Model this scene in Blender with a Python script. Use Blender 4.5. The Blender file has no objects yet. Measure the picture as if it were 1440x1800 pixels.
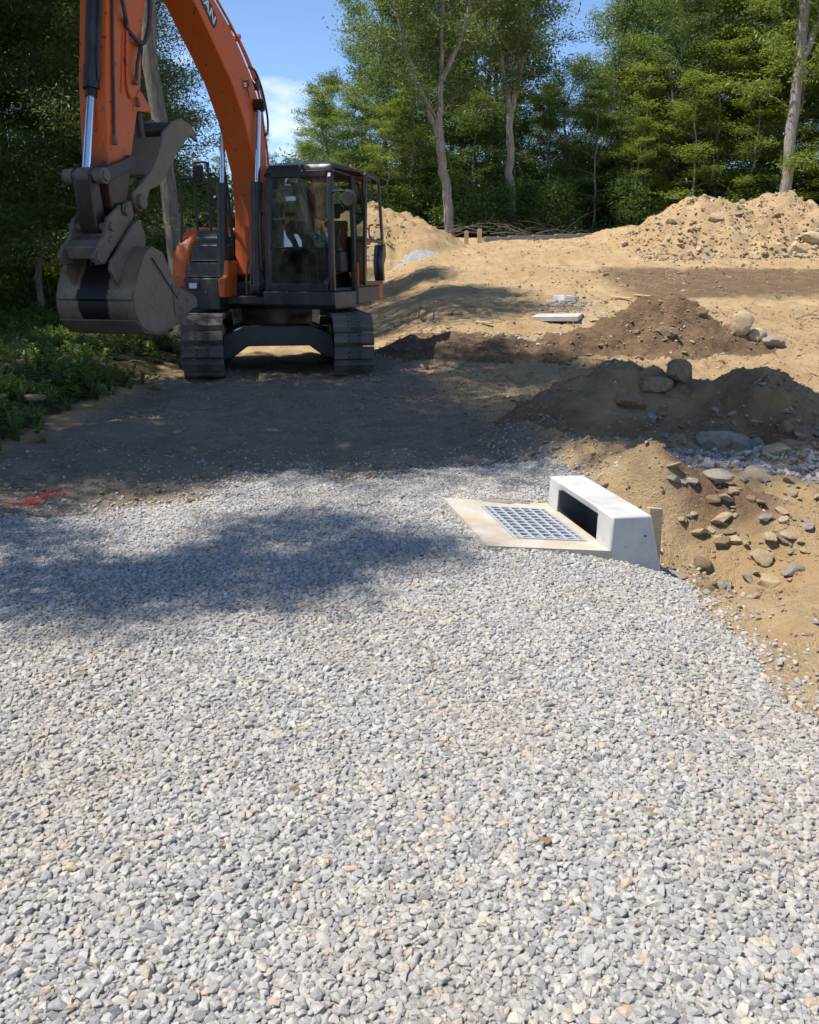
import bpy, bmesh, math, random
import numpy as np
from mathutils import Vector, Matrix, Euler
R = math.radians
sc = bpy.context.scene

# ------------------------------------------------------------------ camera, sky, sun, exposure
PITCH, FPX, CAMH = R(15.9), 1500.0, 1.5
cam = bpy.data.cameras.new('camera'); camo = bpy.data.objects.new('camera', cam)
sc.collection.objects.link(camo); sc.camera = camo
cam.sensor_fit = 'HORIZONTAL'; cam.sensor_width = 36.0; cam.lens = 36.0 * FPX / 1440.0
cam.clip_start = 0.05; cam.clip_end = 2000
camo.location = (0, 0, CAMH); camo.rotation_euler = (math.pi / 2 - PITCH, 0, 0)

SUN_EL = R(63.0); SUN_AZ = math.atan2(-0.985, -0.17)   # compass angle from +Y towards +X: the sun stands over the trees on the left
sdir = Vector((math.sin(SUN_AZ) * math.cos(SUN_EL), math.cos(SUN_AZ) * math.cos(SUN_EL), math.sin(SUN_EL)))
sun = bpy.data.lights.new('sun', 'SUN'); suno = bpy.data.objects.new('sun', sun); sc.collection.objects.link(suno)
sun.energy = 4.4; sun.angle = R(0.53); sun.color = (1.0, 0.95, 0.87)
suno.rotation_euler = (-sdir).to_track_quat('-Z', 'Y').to_euler(); suno.location = (-20, 12, 40)

w = bpy.data.worlds.new('World'); sc.world = w; w.use_nodes = True
wn = w.node_tree; wn.nodes.clear()
def wnode(t, **k):
    n = wn.nodes.new(t)
    for a, b in k.items(): setattr(n, a, b)
    return n
sky = wnode('ShaderNodeTexSky', sky_type='NISHITA', sun_disc=False, sun_elevation=SUN_EL, sun_rotation=SUN_AZ,
            altitude=400, air_density=0.8, dust_density=0.0, ozone_density=4.5)
bg = wnode('ShaderNodeBackground'); bg.inputs[1].default_value = 0.128
wout = wnode('ShaderNodeOutputWorld')
tc = wnode('ShaderNodeTexCoord'); mp = wnode('ShaderNodeMapping'); mp.inputs['Scale'].default_value = (1.0, 1.0, 2.2)
mp.inputs['Location'].default_value = (-4.939, -6.695, 5.684)
nz = wnode('ShaderNodeTexNoise'); nz.inputs['Scale'].default_value = 3.4; nz.inputs['Detail'].default_value = 8; nz.inputs['Roughness'].default_value = 0.55
rp = wnode('ShaderNodeValToRGB'); rp.color_ramp.elements[0].position = 0.585; rp.color_ramp.elements[1].position = 0.74
mx = wnode('ShaderNodeMix', data_type='RGBA'); mx.inputs[7].default_value = (7.2, 7.4, 7.7, 1)
wn.links.new(tc.outputs['Generated'], mp.inputs[0]); wn.links.new(mp.outputs[0], nz.inputs['Vector'])
wn.links.new(nz.outputs[0], rp.inputs[0]); wn.links.new(rp.outputs[0], mx.inputs[0]); wn.links.new(sky.outputs[0], mx.inputs[6])
wn.links.new(mx.outputs[2], bg.inputs[0]); wn.links.new(bg.outputs[0], wout.inputs[0])

sc.view_settings.view_transform = 'Standard'; sc.view_settings.look = 'None'
sc.view_settings.gamma = 1.0; sc.view_settings.exposure = 0.66; sc.view_settings.use_curve_mapping = False
sc.cycles.max_bounces = 8; sc.cycles.diffuse_bounces = 3; sc.cycles.glossy_bounces = 3
sc.cycles.transmission_bounces = 6; sc.cycles.transparent_max_bounces = 8
sc.cycles.use_denoising = True
sc.cycles.sample_clamp_indirect = 6.0

# ------------------------------------------------------------------ noise and small maths
rng = np.random.default_rng(7); random.seed(7)
def _h(ix, iy, s):
    n = (ix.astype(np.int64) * 374761393 + iy.astype(np.int64) * 668265263 + s * 1274126177) & 0xFFFFFFFF
    n = ((n ^ (n >> 13)) * 1274126177) & 0xFFFFFFFF
    return ((n ^ (n >> 16)) & 0xFFFF) / 65535.0
def vnoise(x, y, s=0):
    x = np.asarray(x, float); y = np.asarray(y, float)
    ix = np.floor(x); iy = np.floor(y); fx = x - ix; fy = y - iy
    fx = fx * fx * (3 - 2 * fx); fy = fy * fy * (3 - 2 * fy)
    a = _h(ix, iy, s); b = _h(ix + 1, iy, s); c = _h(ix, iy + 1, s); d = _h(ix + 1, iy + 1, s)
    return (a * (1 - fx) + b * fx) * (1 - fy) + (c * (1 - fx) + d * fx) * fy - 0.5
def fbm(x, y, sc_=1.0, oct_=4, s=0, gain=0.5):
    v = 0; a = 1.0
    for i in range(oct_):
        v = v + a * vnoise(x * sc_ + 17.3 * i, y * sc_ - 9.1 * i, s + i); sc_ *= 2.03; a *= gain
    return v
def ss(x, a, b):
    t = np.clip((np.asarray(x, float) - a) / (b - a), 0, 1); return t * t * (3 - 2 * t)
def segd(x, y, a, b):
    ax, ay = a; bx, by = b; dx, dy = bx - ax, by - ay
    t = np.clip(((x - ax) * dx + (y - ay) * dy) / (dx * dx + dy * dy), 0, 1)
    return np.hypot(x - ax - t * dx, y - ay - t * dy)
def polysd(x, y, poly):                                 # signed distance, positive inside
    x = np.asarray(x, float); y = np.asarray(y, float)
    d = np.full(x.shape, 1e9); ins = np.zeros(x.shape, bool)
    n = len(poly)
    for i in range(n):
        a = poly[i]; b = poly[(i + 1) % n]
        d = np.minimum(d, segd(x, y, a, b))
        c = ((a[1] > y) != (b[1] > y))
        with np.errstate(divide='ignore', invalid='ignore'):
            xi = (b[0] - a[0]) * (y - a[1]) / ((b[1] - a[1]) if b[1] != a[1] else 1e-9) + a[0]
        ins ^= c & (x < xi)
    return np.where(ins, d, -d)

# ------------------------------------------------------------------ terrain height
GRAVEL = [(-9, 3.9), (-5, 4.5), (-3.2, 4.75), (-2.46, 4.89), (-2.08, 5.07), (-1.79, 5.4), (-1.49, 5.55), (-1.12, 6.02), (-.87, 6.3), (-.45, 5.9),
          (-.1, 6.25), (.27, 6.48), (.67, 6.6), (1.1, 6.5), (1.2, 6.15), (1.02, 5.75), (1.1, 5.2), (1.5, 4.62), (1.47, 4.3), (1.44, 3.98),
          (1.45, 3.71), (1.46, 3.33), (1.47, 3.06), (1.51, 2.85), (1.62, 2.0), (1.8, -3.5), (-9, -3.5)]
INLET_O, INLET_A = Vector((1.124, 4.57, -.03)), math.atan2(.196, .981)
def inlet_uv(x, y):
    dx = x - INLET_O.x; dy = y - INLET_O.y; c, s_ = math.cos(INLET_A), math.sin(INLET_A)
    return dx * c + dy * s_, -dx * s_ + dy * c
def height(x, y, fine=True):
    x = np.asarray(x, float); y = np.asarray(y, float)
    zr = np.interp(y, [-20, 6, 9, 11, 12.5, 14.5, 17, 20, 24, 28, 34, 40, 120], [0, 0, -.03, .02, .14, .33, .57, .92, 1.4, 2.0, 2.62, 2.75, 3.4])
    zl = np.interp(y, [-20, 11, 16, 19, 24, 28, 34, 40, 120], [0, 0, .02, .2, .9, 1.5, 2.3, 2.7, 3.4])
    wgt = ss(x, -1.2, .8); z = zl * (1 - wgt) + zr * wgt
    z = z + .24 * ss(-x - .35 * ss(y, 5, 9) + .8 * ss(-y, -7.5, -4.5), 2.9, 4.3) + .05 * np.maximum(-x - 5.5, 0)
    near = 1 - ss(y, 5.7, 6.5)
    z = z - .145 * ss(x, .5, 1.5) * near
    z = z - .24 * np.exp(-((x - 1.95) / .42) ** 2 - ((y - 4.75) / .5) ** 2)
    z = z + .25 * np.exp(-(segd(x, y, (.98, 7.3), (1.75, 5.75)) / .30) ** 2)
    z = z + .19 * np.exp(-(segd(x, y, (1.75, 5.75), (2.4, 5.5)) / .3) ** 2)
    z = z - .10 * np.exp(-(segd(x, y, (1.75, 7.1), (4.8, 6.4)) / .42) ** 2)
    z = z + .16 * np.exp(-((x - 2.55) / .55) ** 2 - ((y - 3.85) / .4) ** 2)
    z = z + .09 * np.exp(-((x - 3.0) / .5) ** 2 - ((y - 5.2) / .5) ** 2)
    g = ss(polysd(x, y, GRAVEL), -.35, .1)
    road = ss(x, -3.4, -2.7) * (1 - ss(x, .6, 1.4)) * (1 - ss(y, 15, 19))
    rough = (1 - g) * (1 - .7 * road)
    if fine:
        z = z + rough * (.065 * fbm(x, y, .9, 3, 3) + .075 * fbm(x, y, 3.2, 4, 11) * (1 - ss(y, 30, 45)) + .03 * np.sin(2.2 * y - .5 * x + 2 * fbm(x, y, .4, 2, 17)) * ss(y, 15, 18) * (1 - ss(y, 28, 34)) * ss(fbm(x, y, .5, 2, 18), -.1, .25))
        z = z + g * .02 * fbm(x, y, 1.1, 2, 5) + road * (1 - g) * (.05 * fbm(x, y, 5, 3, 8) + .06 * fbm(x, y, 1.3, 2, 9))
        lump = np.maximum(fbm(x, y, 7.5, 2, 21) - .12, 0)
        z = z + .34 * np.minimum(lump, .10) * rough * ss(x, .9, 1.6) * (1 - ss(y, 14, 22)) - .05 * np.maximum(fbm(x, y, 4.2, 3, 25) - .1, 0) * rough * ss(x, .9, 1.6)
        u_, v_ = inlet_uv(x, y)
        pit = np.minimum(np.minimum(u_ + .66, .24 - u_), np.minimum(v_ - .06, .96 - v_))   # the chamber dug under the inlet
        z = z - .75 * ss(pit, 0, .07)
        for tx_, ty_ in ((-2.81, 11.83), (-.73, 12.0)):                        # prints the tracks pressed into the road
            la = (x - tx_) * .988 + (y - ty_) * .156; al = -(x - tx_) * .156 + (y - ty_) * .988
            z = z + .026 * np.sin(al * 33.0) * ss(.30 - np.abs(la), 0, .05) * road * (1 - g) * ss(fbm(x, y, 1.4, 2, 15), -.2, .2)
        tr = np.sin((x * .9 + .25 * y) * 9) * .010 * road * (1 - g)
        z = z + tr
    return z
def hz(x, y): return float(height(np.array([x]), np.array([y]))[0])
def at(px, py, ztop=0.0):                               # where the line of sight through a photo point meets the ground
    fwd = np.array([0, math.cos(PITCH), -math.sin(PITCH)]); up = np.array([0, math.sin(PITCH), math.cos(PITCH)])
    d = fwd + np.array([1., 0, 0]) * ((px - 720) / FPX) + up * ((900 - py) / FPX)
    t = np.geomspace(2.0, 60, 150)
    for rep in range(2):
        P = d[None] * t[:, None]; P[:, 2] += CAMH
        hh = surf(P[:, 0], P[:, 1]) + ztop
        k = int(np.argmax(P[:, 2] < hh))
        if rep == 0: t = np.linspace(t[max(k - 1, 0)], t[k], 24)
    return Vector(P[k])

# ------------------------------------------------------------------ mesh helpers
def link(o, parent=None):
    sc.collection.objects.link(o)
    if parent is not None: o.parent = parent
    return o
def tag(o, label=None, cat=None, group=None, kind=None):
    if label: o['label'] = label
    if cat: o['category'] = cat
    if group: o['group'] = group
    if kind: o['kind'] = kind
    return o
def empty(name, loc=(0, 0, 0), rz=0.0):
    o = bpy.data.objects.new(name, None); o.empty_display_size = .2
    o.location = loc; o.rotation_euler = (0, 0, rz); return link(o)
def npmesh(name, V, F, mats=(), smooth=False, attrs=None):
    me = bpy.data.meshes.new(name); V = np.asarray(V, np.float32); F = np.asarray(F, np.int32)
    k = F.shape[1]
    me.vertices.add(len(V)); me.vertices.foreach_set('co', V.ravel())
    me.loops.add(F.size); me.loops.foreach_set('vertex_index', F.ravel())
    me.polygons.add(len(F)); me.polygons.foreach_set('loop_start', np.arange(0, F.size, k, dtype=np.int32))
    me.polygons.foreach_set('loop_total', np.full(len(F), k, np.int32))
    me.polygons.foreach_set('use_smooth', np.full(len(F), smooth, bool))
    for m in mats: me.materials.append(m)
    for an, (typ, dom, val) in (attrs or {}).items():
        at_ = me.attributes.new(an, typ, dom)
        key = {'FLOAT': 'value', 'FLOAT_COLOR': 'color', 'FLOAT_VECTOR': 'vector', 'INT': 'value'}[typ]
        at_.data.foreach_set(key, np.ascontiguousarray(val).ravel())
    me.update(calc_edges=True)
    return me
class MB:
    def __init__(s): s.v = []; s.f = []; s.m = []
    def add(s, vs, fs, m=0):
        b = len(s.v); s.v += [tuple(v) for v in vs]
        for f in fs: s.f.append([b + i for i in f]); s.m.append(m)
        return s
    def box(s, c, d, rot=None, m=0):
        M = Euler(rot).to_matrix() if rot else Matrix.Identity(3)
        vs = [Vector(c) + M @ Vector((x * d[0] / 2, y * d[1] / 2, z * d[2] / 2)) for x in (-1, 1) for y in (-1, 1) for z in (-1, 1)]
        return s.add(vs, [(0, 1, 3, 2), (4, 6, 7, 5), (0, 4, 5, 1), (2, 3, 7, 6), (0, 2, 6, 4), (1, 5, 7, 3)], m)
    def prism(s, poly, l0, l1, m=0):                    # polygon in the x-z plane, drawn out along y
        n = len(poly); vs = [(p[0], l0, p[1]) for p in poly] + [(p[0], l1, p[1]) for p in poly]
        ar = sum(poly[i][0] * poly[(i + 1) % n][1] - poly[(i + 1) % n][0] * poly[i][1] for i in range(n))
        fs = [list(range(n)), list(range(2 * n - 1, n - 1, -1))] + [(i, i + n, (i + 1) % n + n, (i + 1) % n) for i in range(n)]
        if (ar > 0) != (l1 > l0): fs = [list(reversed(f)) for f in fs]
        return s.add(vs, fs, m)
    def tube(s, pts, r, n=8, m=0, caps=True):
        pts = [Vector(p) for p in pts]; k = len(pts); rr = r if isinstance(r, (list, tuple)) else [r] * k
        vs = []; u = None
        for i, p in enumerate(pts):
            t = (pts[min(i + 1, k - 1)] - pts[max(i - 1, 0)])
            if t.length < 1e-9: t = Vector((0, 0, 1))
            t.normalize()
            if u is None: u = t.orthogonal().normalized()
            u = (u - t * u.dot(t))
            if u.length < 1e-6: u = t.orthogonal()
            u.normalize(); q = t.cross(u)
            for j in range(n):
                a = 2 * math.pi * j / n; vs.append(p + (u * math.cos(a) + q * math.sin(a)) * rr[i])
        fs = [(i * n + j, i * n + (j + 1) % n, (i + 1) * n + (j + 1) % n, (i + 1) * n + j) for i in range(k - 1) for j in range(n)]
        if caps: fs += [list(range(n - 1, -1, -1)), [(k - 1) * n + j for j in range(n)]]
        return s.add(vs, fs, m)
    def cyl(s, a, b, r, n=16, m=0): return s.tube([a, b], r, n, m)
    def mesh(s, name, mats, angle=35):
        me = bpy.data.meshes.new(name); me.from_pydata(s.v, [], s.f)
        for mt in mats: me.materials.append(mt)
        me.polygons.foreach_set('material_index', s.m); me.polygons.foreach_set('use_smooth', [True] * len(s.f))
        me.update(); me.set_sharp_from_angle(angle=R(angle)); return me
    def build(s, name, mats, parent=None, bevel=0.0, angle=35, loc=None):
        if not isinstance(mats, (list, tuple)): mats = [mats]
        o = bpy.data.objects.new(name, s.mesh(name, mats, angle)); link(o, parent)
        if bevel:
            b = o.modifiers.new('bevel', 'BEVEL'); b.width = bevel; b.segments = 2; b.limit_method = 'ANGLE'; b.angle_limit = R(38)
        if loc: o.location = loc
        return o
def bez(pts, n=24):                                     # smooth curve through points
    pts = [Vector(p) for p in pts]; out = []
    P = [pts[0]] + pts + [pts[-1]]
    seg = len(pts) - 1; per = max(2, n // seg)
    for i in range(seg):
        p0, p1, p2, p3 = P[i:i + 4]
        for j in range(per):
            t = j / per
            out.append(.5 * ((2 * p1) + (p2 - p0) * t + (2 * p0 - 5 * p1 + 4 * p2 - p3) * t * t + (3 * p1 - p0 - 3 * p2 + p3) * t ** 3))
    return out + [pts[-1]]

# ------------------------------------------------------------------ materials
class NT:
    def __init__(s, name):
        s.mat = bpy.data.materials.new(name); s.mat.use_nodes = True; s.t = s.mat.node_tree; s.t.nodes.clear()
        s.out = s.n('ShaderNodeOutputMaterial')
    def n(s, t, **k):
        x = s.t.nodes.new(t)
        for a, b in k.items(): setattr(x, a, b)
        return x
    def l(s, a, b): s.t.links.new(a, b)
    def set(s, sock, v):
        if hasattr(v, 'is_output'): s.l(v, sock)
        elif isinstance(v, (tuple, list)): sock.default_value = (*v, 1) if len(v) == 3 and len(sock.default_value) == 4 else v
        else: sock.default_value = v
    def noise(s, scale, detail=4, rough=.55, vec=None, out=0, dist=0.0):
        x = s.n('ShaderNodeTexNoise'); x.inputs['Scale'].default_value = scale; x.inputs['Detail'].default_value = detail
        x.inputs['Roughness'].default_value = rough; x.inputs['Distortion'].default_value = dist
        if vec is not None: s.l(vec, x.inputs['Vector'])
        return x.outputs[out]
    def ramp(s, fac, a, b, ca=(0, 0, 0), cb=(1, 1, 1)):
        x = s.n('ShaderNodeValToRGB'); e = x.color_ramp.elements
        e[0].position = a; e[0].color = (*ca, 1); e[1].position = b; e[1].color = (*cb, 1); s.l(fac, x.inputs[0]); return x.outputs[0]
    def mix(s, fac, a, b, blend='MIX'):
        x = s.n('ShaderNodeMix', data_type='RGBA', blend_type=blend); s.set(x.inputs[0], fac); s.set(x.inputs[6], a); s.set(x.inputs[7], b); return x.outputs[2]
    def math(s, op, a, b=0.0, clamp=False):
        x = s.n('ShaderNodeMath', operation=op, use_clamp=clamp); s.set(x.inputs[0], a); s.set(x.inputs[1], b); return x.outputs[0]
    def attr(s, name, typ='GEOMETRY', out='Fac'):
        x = s.n('ShaderNodeAttribute', attribute_name=name, attribute_type=typ); return x.outputs[out]
    def coord(s, o='Object'): return s.n('ShaderNodeTexCoord').outputs[o]
    def pos(s): return s.n('ShaderNodeNewGeometry').outputs['Position']
    def bump(s, h, strength=.5, dist=.01, normal=None):
        x = s.n('ShaderNodeBump'); x.inputs['Strength'].default_value = strength; x.inputs['Distance'].default_value = dist; s.l(h, x.inputs['Height'])
        if normal is not None: s.l(normal, x.inputs['Normal'])
        return x.outputs[0]
    def bsdf(s, col, rough=.6, metal=0.0, normal=None, spec=.5, **k):
        x = s.n('ShaderNodeBsdfPrincipled'); s.set(x.inputs['Base Color'], col); s.set(x.inputs['Roughness'], rough); s.set(x.inputs['Metallic'], metal)
        s.set(x.inputs['Specular IOR Level'], spec)
        for a, b in k.items(): s.set(x.inputs[a], b)
        if normal is not None: s.l(normal, x.inputs['Normal'])
        return x
    def done(s, sh): s.l(sh.outputs[0] if hasattr(sh, 'outputs') else sh, s.out.inputs[0]); return s.mat
def paint(name, col, rough=.42, dust=.35, dustc=(.30, .24, .17), metal=0.0, chip=0.0, spec=.5):
    t = NT(name); c = t.coord(); n1 = t.noise(2.6, 6, .62, c); n2 = t.noise(22, 5, .6, c); n3 = t.noise(7, 4, .6, c, dist=.6)
    k = t.mix(t.math('MULTIPLY', t.ramp(n1, .42, .75), dust), col, dustc)
    k = t.mix(t.math('MULTIPLY', t.ramp(n2, .55, .72), dust * .5), k, tuple(x * .45 for x in dustc))
    k = t.mix(.035, k, t.ramp(n3, .3, .7, (.02, .02, .02), (.5, .45, .4)))
    if chip: k = t.mix(t.math('MULTIPLY', t.ramp(t.noise(14, 3, .5, c), .66, .70), chip), k, (.03, .022, .018))
    r = t.math('ADD', t.math('MULTIPLY', n1, .35), rough - .12)
    return t.done(t.bsdf(k, r, metal, t.bump(n2, .08, .01), spec))
M = {}
M['orange'] = paint('orange_paint', (.60, .105, .010), .38, .22, (.32, .16, .07), chip=.85)
M['black'] = paint('dark_grey_paint', (.014, .015, .017), .40, .30, (.12, .10, .08))
M['cabgrey'] = paint('cab_grey_paint', (.016, .016, .018), .30, .22, (.16, .13, .095))
M['steel'] = paint('bare_dusty_steel', (.115, .097, .077), .55, .75, (.25, .195, .135), metal=.15)
M['grease'] = paint('greasy_steel', (.018, .015, .013), .35, .5, (.10, .065, .042), metal=.2)
M['track'] = paint('track_pad', (.055, .05, .045), .75, .9, (.20, .165, .125))
M['trackdark'] = paint('bolt_hole', (.006, .006, .006), .8, .1)
def arm_mat():
    t = NT('arm_paint'); c = t.coord(); n1 = t.noise(3, 6, .62, c); n2 = t.noise(20, 5, .6, c); n3 = t.noise(13, 3, .5, c); sp_ = t.n('ShaderNodeSeparateXYZ'); t.l(c, sp_.inputs[0])
    k = t.mix(t.math('MULTIPLY', t.ramp(n1, .45, .75), .35), (.60, .105, .010), (.30, .12, .05)); k = t.mix(t.math('MULTIPLY', t.ramp(n3, .64, .69), .85), k, (.04, .026, .02))
    g = t.math('ADD', sp_.outputs[2], t.math('MULTIPLY', t.math('SUBTRACT', n1, .5), .7)); k = t.mix(t.ramp(t.math('MULTIPLY', t.math('SUBTRACT', g, 2.0), .7), .38, .52, (1, 1, 1), (0, 0, 0)), k, t.mix(n2, (.012, .009, .008), (.10, .035, .018)))
    return t.done(t.bsdf(k, t.math('ADD', t.math('MULTIPLY', n1, .35), .26), 0, t.bump(n2, .1, .01)))
M['arm'] = arm_mat()
M['hose'] = paint('hose_rubber', (.012, .012, .013), .5, .3, (.10, .085, .07))
M['seat'] = paint('seat_cloth', (.24, .10, .045), .9, .2)
M['int'] = paint('cab_interior_plastic', (.02, .02, .021), .6, .3)
def simple(name, col, rough, metal=0.0, **k):
    t = NT(name); return t.done(t.bsdf(col, rough, metal, **k))
M['chrome'] = simple('chrome_rod', (.72, .74, .78), .12, 1.0)
M['white'] = simple('white_print', (.72, .73, .75), .5)
M['decal'] = simple('decal_black', (.018, .018, .02), .4)
M['lamp'] = simple('lamp_lens', (.75, .76, .74), .15)
M['red'] = simple('red_lens', (.5, .03, .02), .3)
M['mirror'] = simple('mirror_glass', (.6, .62, .65), .06, 1.0)
M['green'] = simple('green_rope', (.18, .36, .22), .7)
def glass_mat():
    t = NT('tinted_glass'); tr = t.n('ShaderNodeBsdfTransparent'); tr.inputs[0].default_value = (.68, .76, .72, 1)
    gl = t.n('ShaderNodeBsdfGlossy'); gl.inputs['Roughness'].default_value = .015
    fr = t.n('ShaderNodeFresnel'); fr.inputs[0].default_value = 1.52
    f = t.math('ADD', t.math('MULTIPLY', fr.outputs[0], 1.6), .13, True)
    df = t.n('ShaderNodeBsdfDiffuse'); df.inputs[0].default_value = (.45, .42, .36, 1)
    m1 = t.n('ShaderNodeMixShader'); t.l(f, m1.inputs[0]); t.l(tr.outputs[0], m1.inputs[1]); t.l(gl.outputs[0], m1.inputs[2])
    m2 = t.n('ShaderNodeMixShader'); t.l(t.math('MULTIPLY', t.ramp(t.noise(4, 5, .6, t.coord()), .4, .8), .16), m2.inputs[0])
    t.l(m1.outputs[0], m2.inputs[1]); t.l(df.outputs[0], m2.inputs[2]); return t.done(m2)
M['glass'] = glass_mat()

def ground_mat():
    t = NT('bare_earth'); p = t.pos()
    za = t.n('ShaderNodeAttribute', attribute_name='zone'); sep = t.n('ShaderNodeSeparateColor'); t.l(za.outputs['Color'], sep.inputs[0])
    big = t.noise(.45, 5, .6, p); mid = t.noise(2.3, 6, .65, p); fine = t.noise(19, 6, .7, p); grit = t.noise(85, 3, .7, p)
    tan = t.mix(t.ramp(mid, .35, .68), (.43, .295, .155), (.565, .425, .245))
    tan = t.mix(t.ramp(big, .38, .62), tan, t.mix(.5, tan, (.39, .245, .115)))
    tan = t.mix(t.math('MULTIPLY', t.ramp(fine, .52, .75), .5), tan, (.27, .18, .105))
    tan = t.mix(t.math('MULTIPLY', t.ramp(grit, .60, .78), .45), tan, (.64, .55, .41))
    soil = t.mix(t.ramp(mid, .3, .7), (.135, .085, .05), (.25, .16, .092)); soil = t.mix(t.ramp(fine, .55, .75), soil, (.30, .21, .13))
    road = t.mix(t.ramp(mid, .3, .7), (.215, .165, .11), (.33, .265, .185)); road = t.mix(t.ramp(grit, .5, .7), road, (.37, .325, .265))
    road = t.mix(t.math('MULTIPLY', t.ramp(fine, .58, .72), .6), road, (.13, .105, .08))
    duff = t.mix(t.ramp(fine, .35, .65), (.035, .028, .016), (.12, .085, .05)); duff = t.mix(t.ramp(mid, .45, .6), duff, (.045, .06, .02))
    def msk(o, lo=.35, hi=.65):
        a = t.math('ADD', o, t.math('MULTIPLY', t.math('SUBTRACT', mid, .5), .9)); return t.ramp(a, lo, hi)
    c = t.mix(msk(sep.outputs[0]), tan, soil); c = t.mix(msk(sep.outputs[1]), c, road); c = t.mix(msk(sep.outputs[2]), c, duff)
    red = t.attr('mark'); c = t.mix(t.math('MULTIPLY', red, t.ramp(fine, .36, .52)), c, (.62, .05, .03))
    h = t.math('ADD', t.math('MULTIPLY', fine, .8), t.math('MULTIPLY', grit, .35))
    return t.done(t.bsdf(c, .95, 0, t.bump(h, 1.0, .06), .15))
M['earth'] = ground_mat()
def stone_mat(name, cols, attr=None, bumps=.5, scale=30):
    t = NT(name); tone = t.attr('tone', 'INSTANCER') if attr else t.n('ShaderNodeObjectInfo').outputs['Random']
    x = t.n('ShaderNodeValToRGB'); x.color_ramp.interpolation = 'LINEAR'; e = x.color_ramp.elements
    while len(e) < len(cols): e.new(.5)
    for i, (p_, c_) in enumerate(cols): e[i].position = p_; e[i].color = (*c_, 1)
    t.l(tone, x.inputs[0]); n = t.noise(scale, 5, .65, t.coord()); n2 = t.noise(scale * 4, 3, .6, t.coord())
    c = t.mix(t.math('MULTIPLY', t.ramp(n, .42, .72), .32), x.outputs[0], (.17, .163, .155)); c = t.mix(t.math('MULTIPLY', t.ramp(n2, .56, .72), .38), c, (.66, .63, .58))
    if attr: c = t.mix(t.math('MULTIPLY', t.ramp(t.noise(1.1, 6, .62, t.pos()), .46, .68), .42), c, (.48, .405, .31))
    return t.done(t.bsdf(c, .85, 0, t.bump(n2, bumps, .05), .25))
M['gravel'] = stone_mat('crushed_stone', [(0, (.23, .225, .22)), (.22, (.365, .352, .338)), (.5, (.47, .447, .417)), (.72, (.57, .537, .487)), (.86, (.62, .57, .49)), (.93, (.56, .42, .28)), (1, (.76, .73, .65))], True, .5, 4)
M['pebble'] = stone_mat('dirt_pebbles', [(0, (.24, .16, .095)), (.4, (.42, .295, .17)), (.7, (.52, .39, .24)), (.88, (.46, .42, .36)), (1, (.62, .54, .42))], True, .6, 4)
def boulder(name, a, b, scale=5):
    t = NT(name); c = t.coord(); n = t.noise(scale, 6, .65, c); n2 = t.noise(scale * 7, 5, .65, c); rnd = t.n('ShaderNodeObjectInfo').outputs['Random']
    k = t.mix(t.ramp(n, .32, .68), a, b); k = t.mix(t.math('MULTIPLY', t.ramp(n2, .55, .75), .5), k, tuple(x * .45 for x in a))
    k = t.mix(t.math('MULTIPLY', rnd, .22), k, (.34, .23, .13))
    return t.done(t.bsdf(k, .9, 0, t.bump(t.math('ADD', n, n2), .7, .03), .2))
M['boulder'] = boulder('tan_boulder', (.46, .335, .195), (.62, .50, .335))
M['boulder_grey'] = boulder('grey_boulder', (.27, .25, .22), (.46, .41, .33))
M['boulder_brown'] = boulder('brown_boulder', (.21, .145, .09), (.38, .275, .17))
def concrete(name, col, stain, sc_=3.0, amt=.6):
    t = NT(name); c = t.coord(); n = t.noise(sc_, 6, .65, c); n2 = t.noise(70, 4, .6, c); n3 = t.noise(16, 3, .5, c)
    k = t.mix(t.math('MULTIPLY', t.ramp(n, .42, .70), amt), col, stain); k = t.mix(t.math('MULTIPLY', t.ramp(n2, .58, .72), .3), k, tuple(x * .6 for x in col))
    k = t.mix(t.math('MULTIPLY', t.ramp(n3, .68, .72), .5), k, tuple(x * .5 for x in col))
    return t.done(t.bsdf(k, .85, 0, t.bump(n2, .25, .006), .25))
M['concrete'] = concrete('pale_concrete', (.50, .495, .48), (.36, .335, .285), 4, .65)
M['concrete_dirty'] = concrete('dirty_concrete', (.50, .465, .40), (.42, .32, .20), 3.5, .9)
M['concrete_grey'] = concrete('grey_concrete', (.30, .30, .30), (.20, .19, .175), 1.5, .6)
M['galv'] = paint('galvanised_steel', (.62, .64, .66), .42, .25, (.42, .40, .36), metal=.45)
M['dark'] = simple('wet_dark_pit', (.02, .02, .022), .9)  # flat near-black for the chamber and the block's small holes
def wood(name, a, b):
    t = NT(name); mpn = t.n('ShaderNodeMapping'); mpn.inputs['Scale'].default_value = (2, 2, 26) if name == 'x' else (3, 24, 24); t.l(t.coord(), mpn.inputs[0])
    n = t.noise(2.0, 6, .6, mpn.outputs[0]); k = t.mix(t.ramp(n, .35, .65), a, b); return t.done(t.bsdf(k, .8, 0, t.bump(n, .3, .004), .2))
M['wood'] = wood('sawn_wood', (.42, .30, .17), (.58, .44, .27))
def bark(name, a, b):
    t = NT(name); mpn = t.n('ShaderNodeMapping'); mpn.inputs['Scale'].default_value = (1, 1, .18); t.l(t.coord(), mpn.inputs[0])
    n = t.noise(16, 6, .65, mpn.outputs[0]); n2 = t.noise(2.5, 4, .6, t.coord()); k = t.mix(t.ramp(n, .35, .65), a, b); k = t.mix(t.math('MULTIPLY', t.ramp(n2, .45, .7), .4), k, (.16, .17, .13))
    return t.done(t.bsdf(k, .95, 0, t.bump(n, .9, .03), .1))
M['bark'] = bark('grey_bark', (.10, .085, .07), (.27, .24, .205))
M['bark_pale'] = bark('pale_bark', (.20, .18, .155), (.40, .365, .32))
M['twig'] = bark('dead_twig', (.11, .085, .065), (.27, .225, .18))
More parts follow.
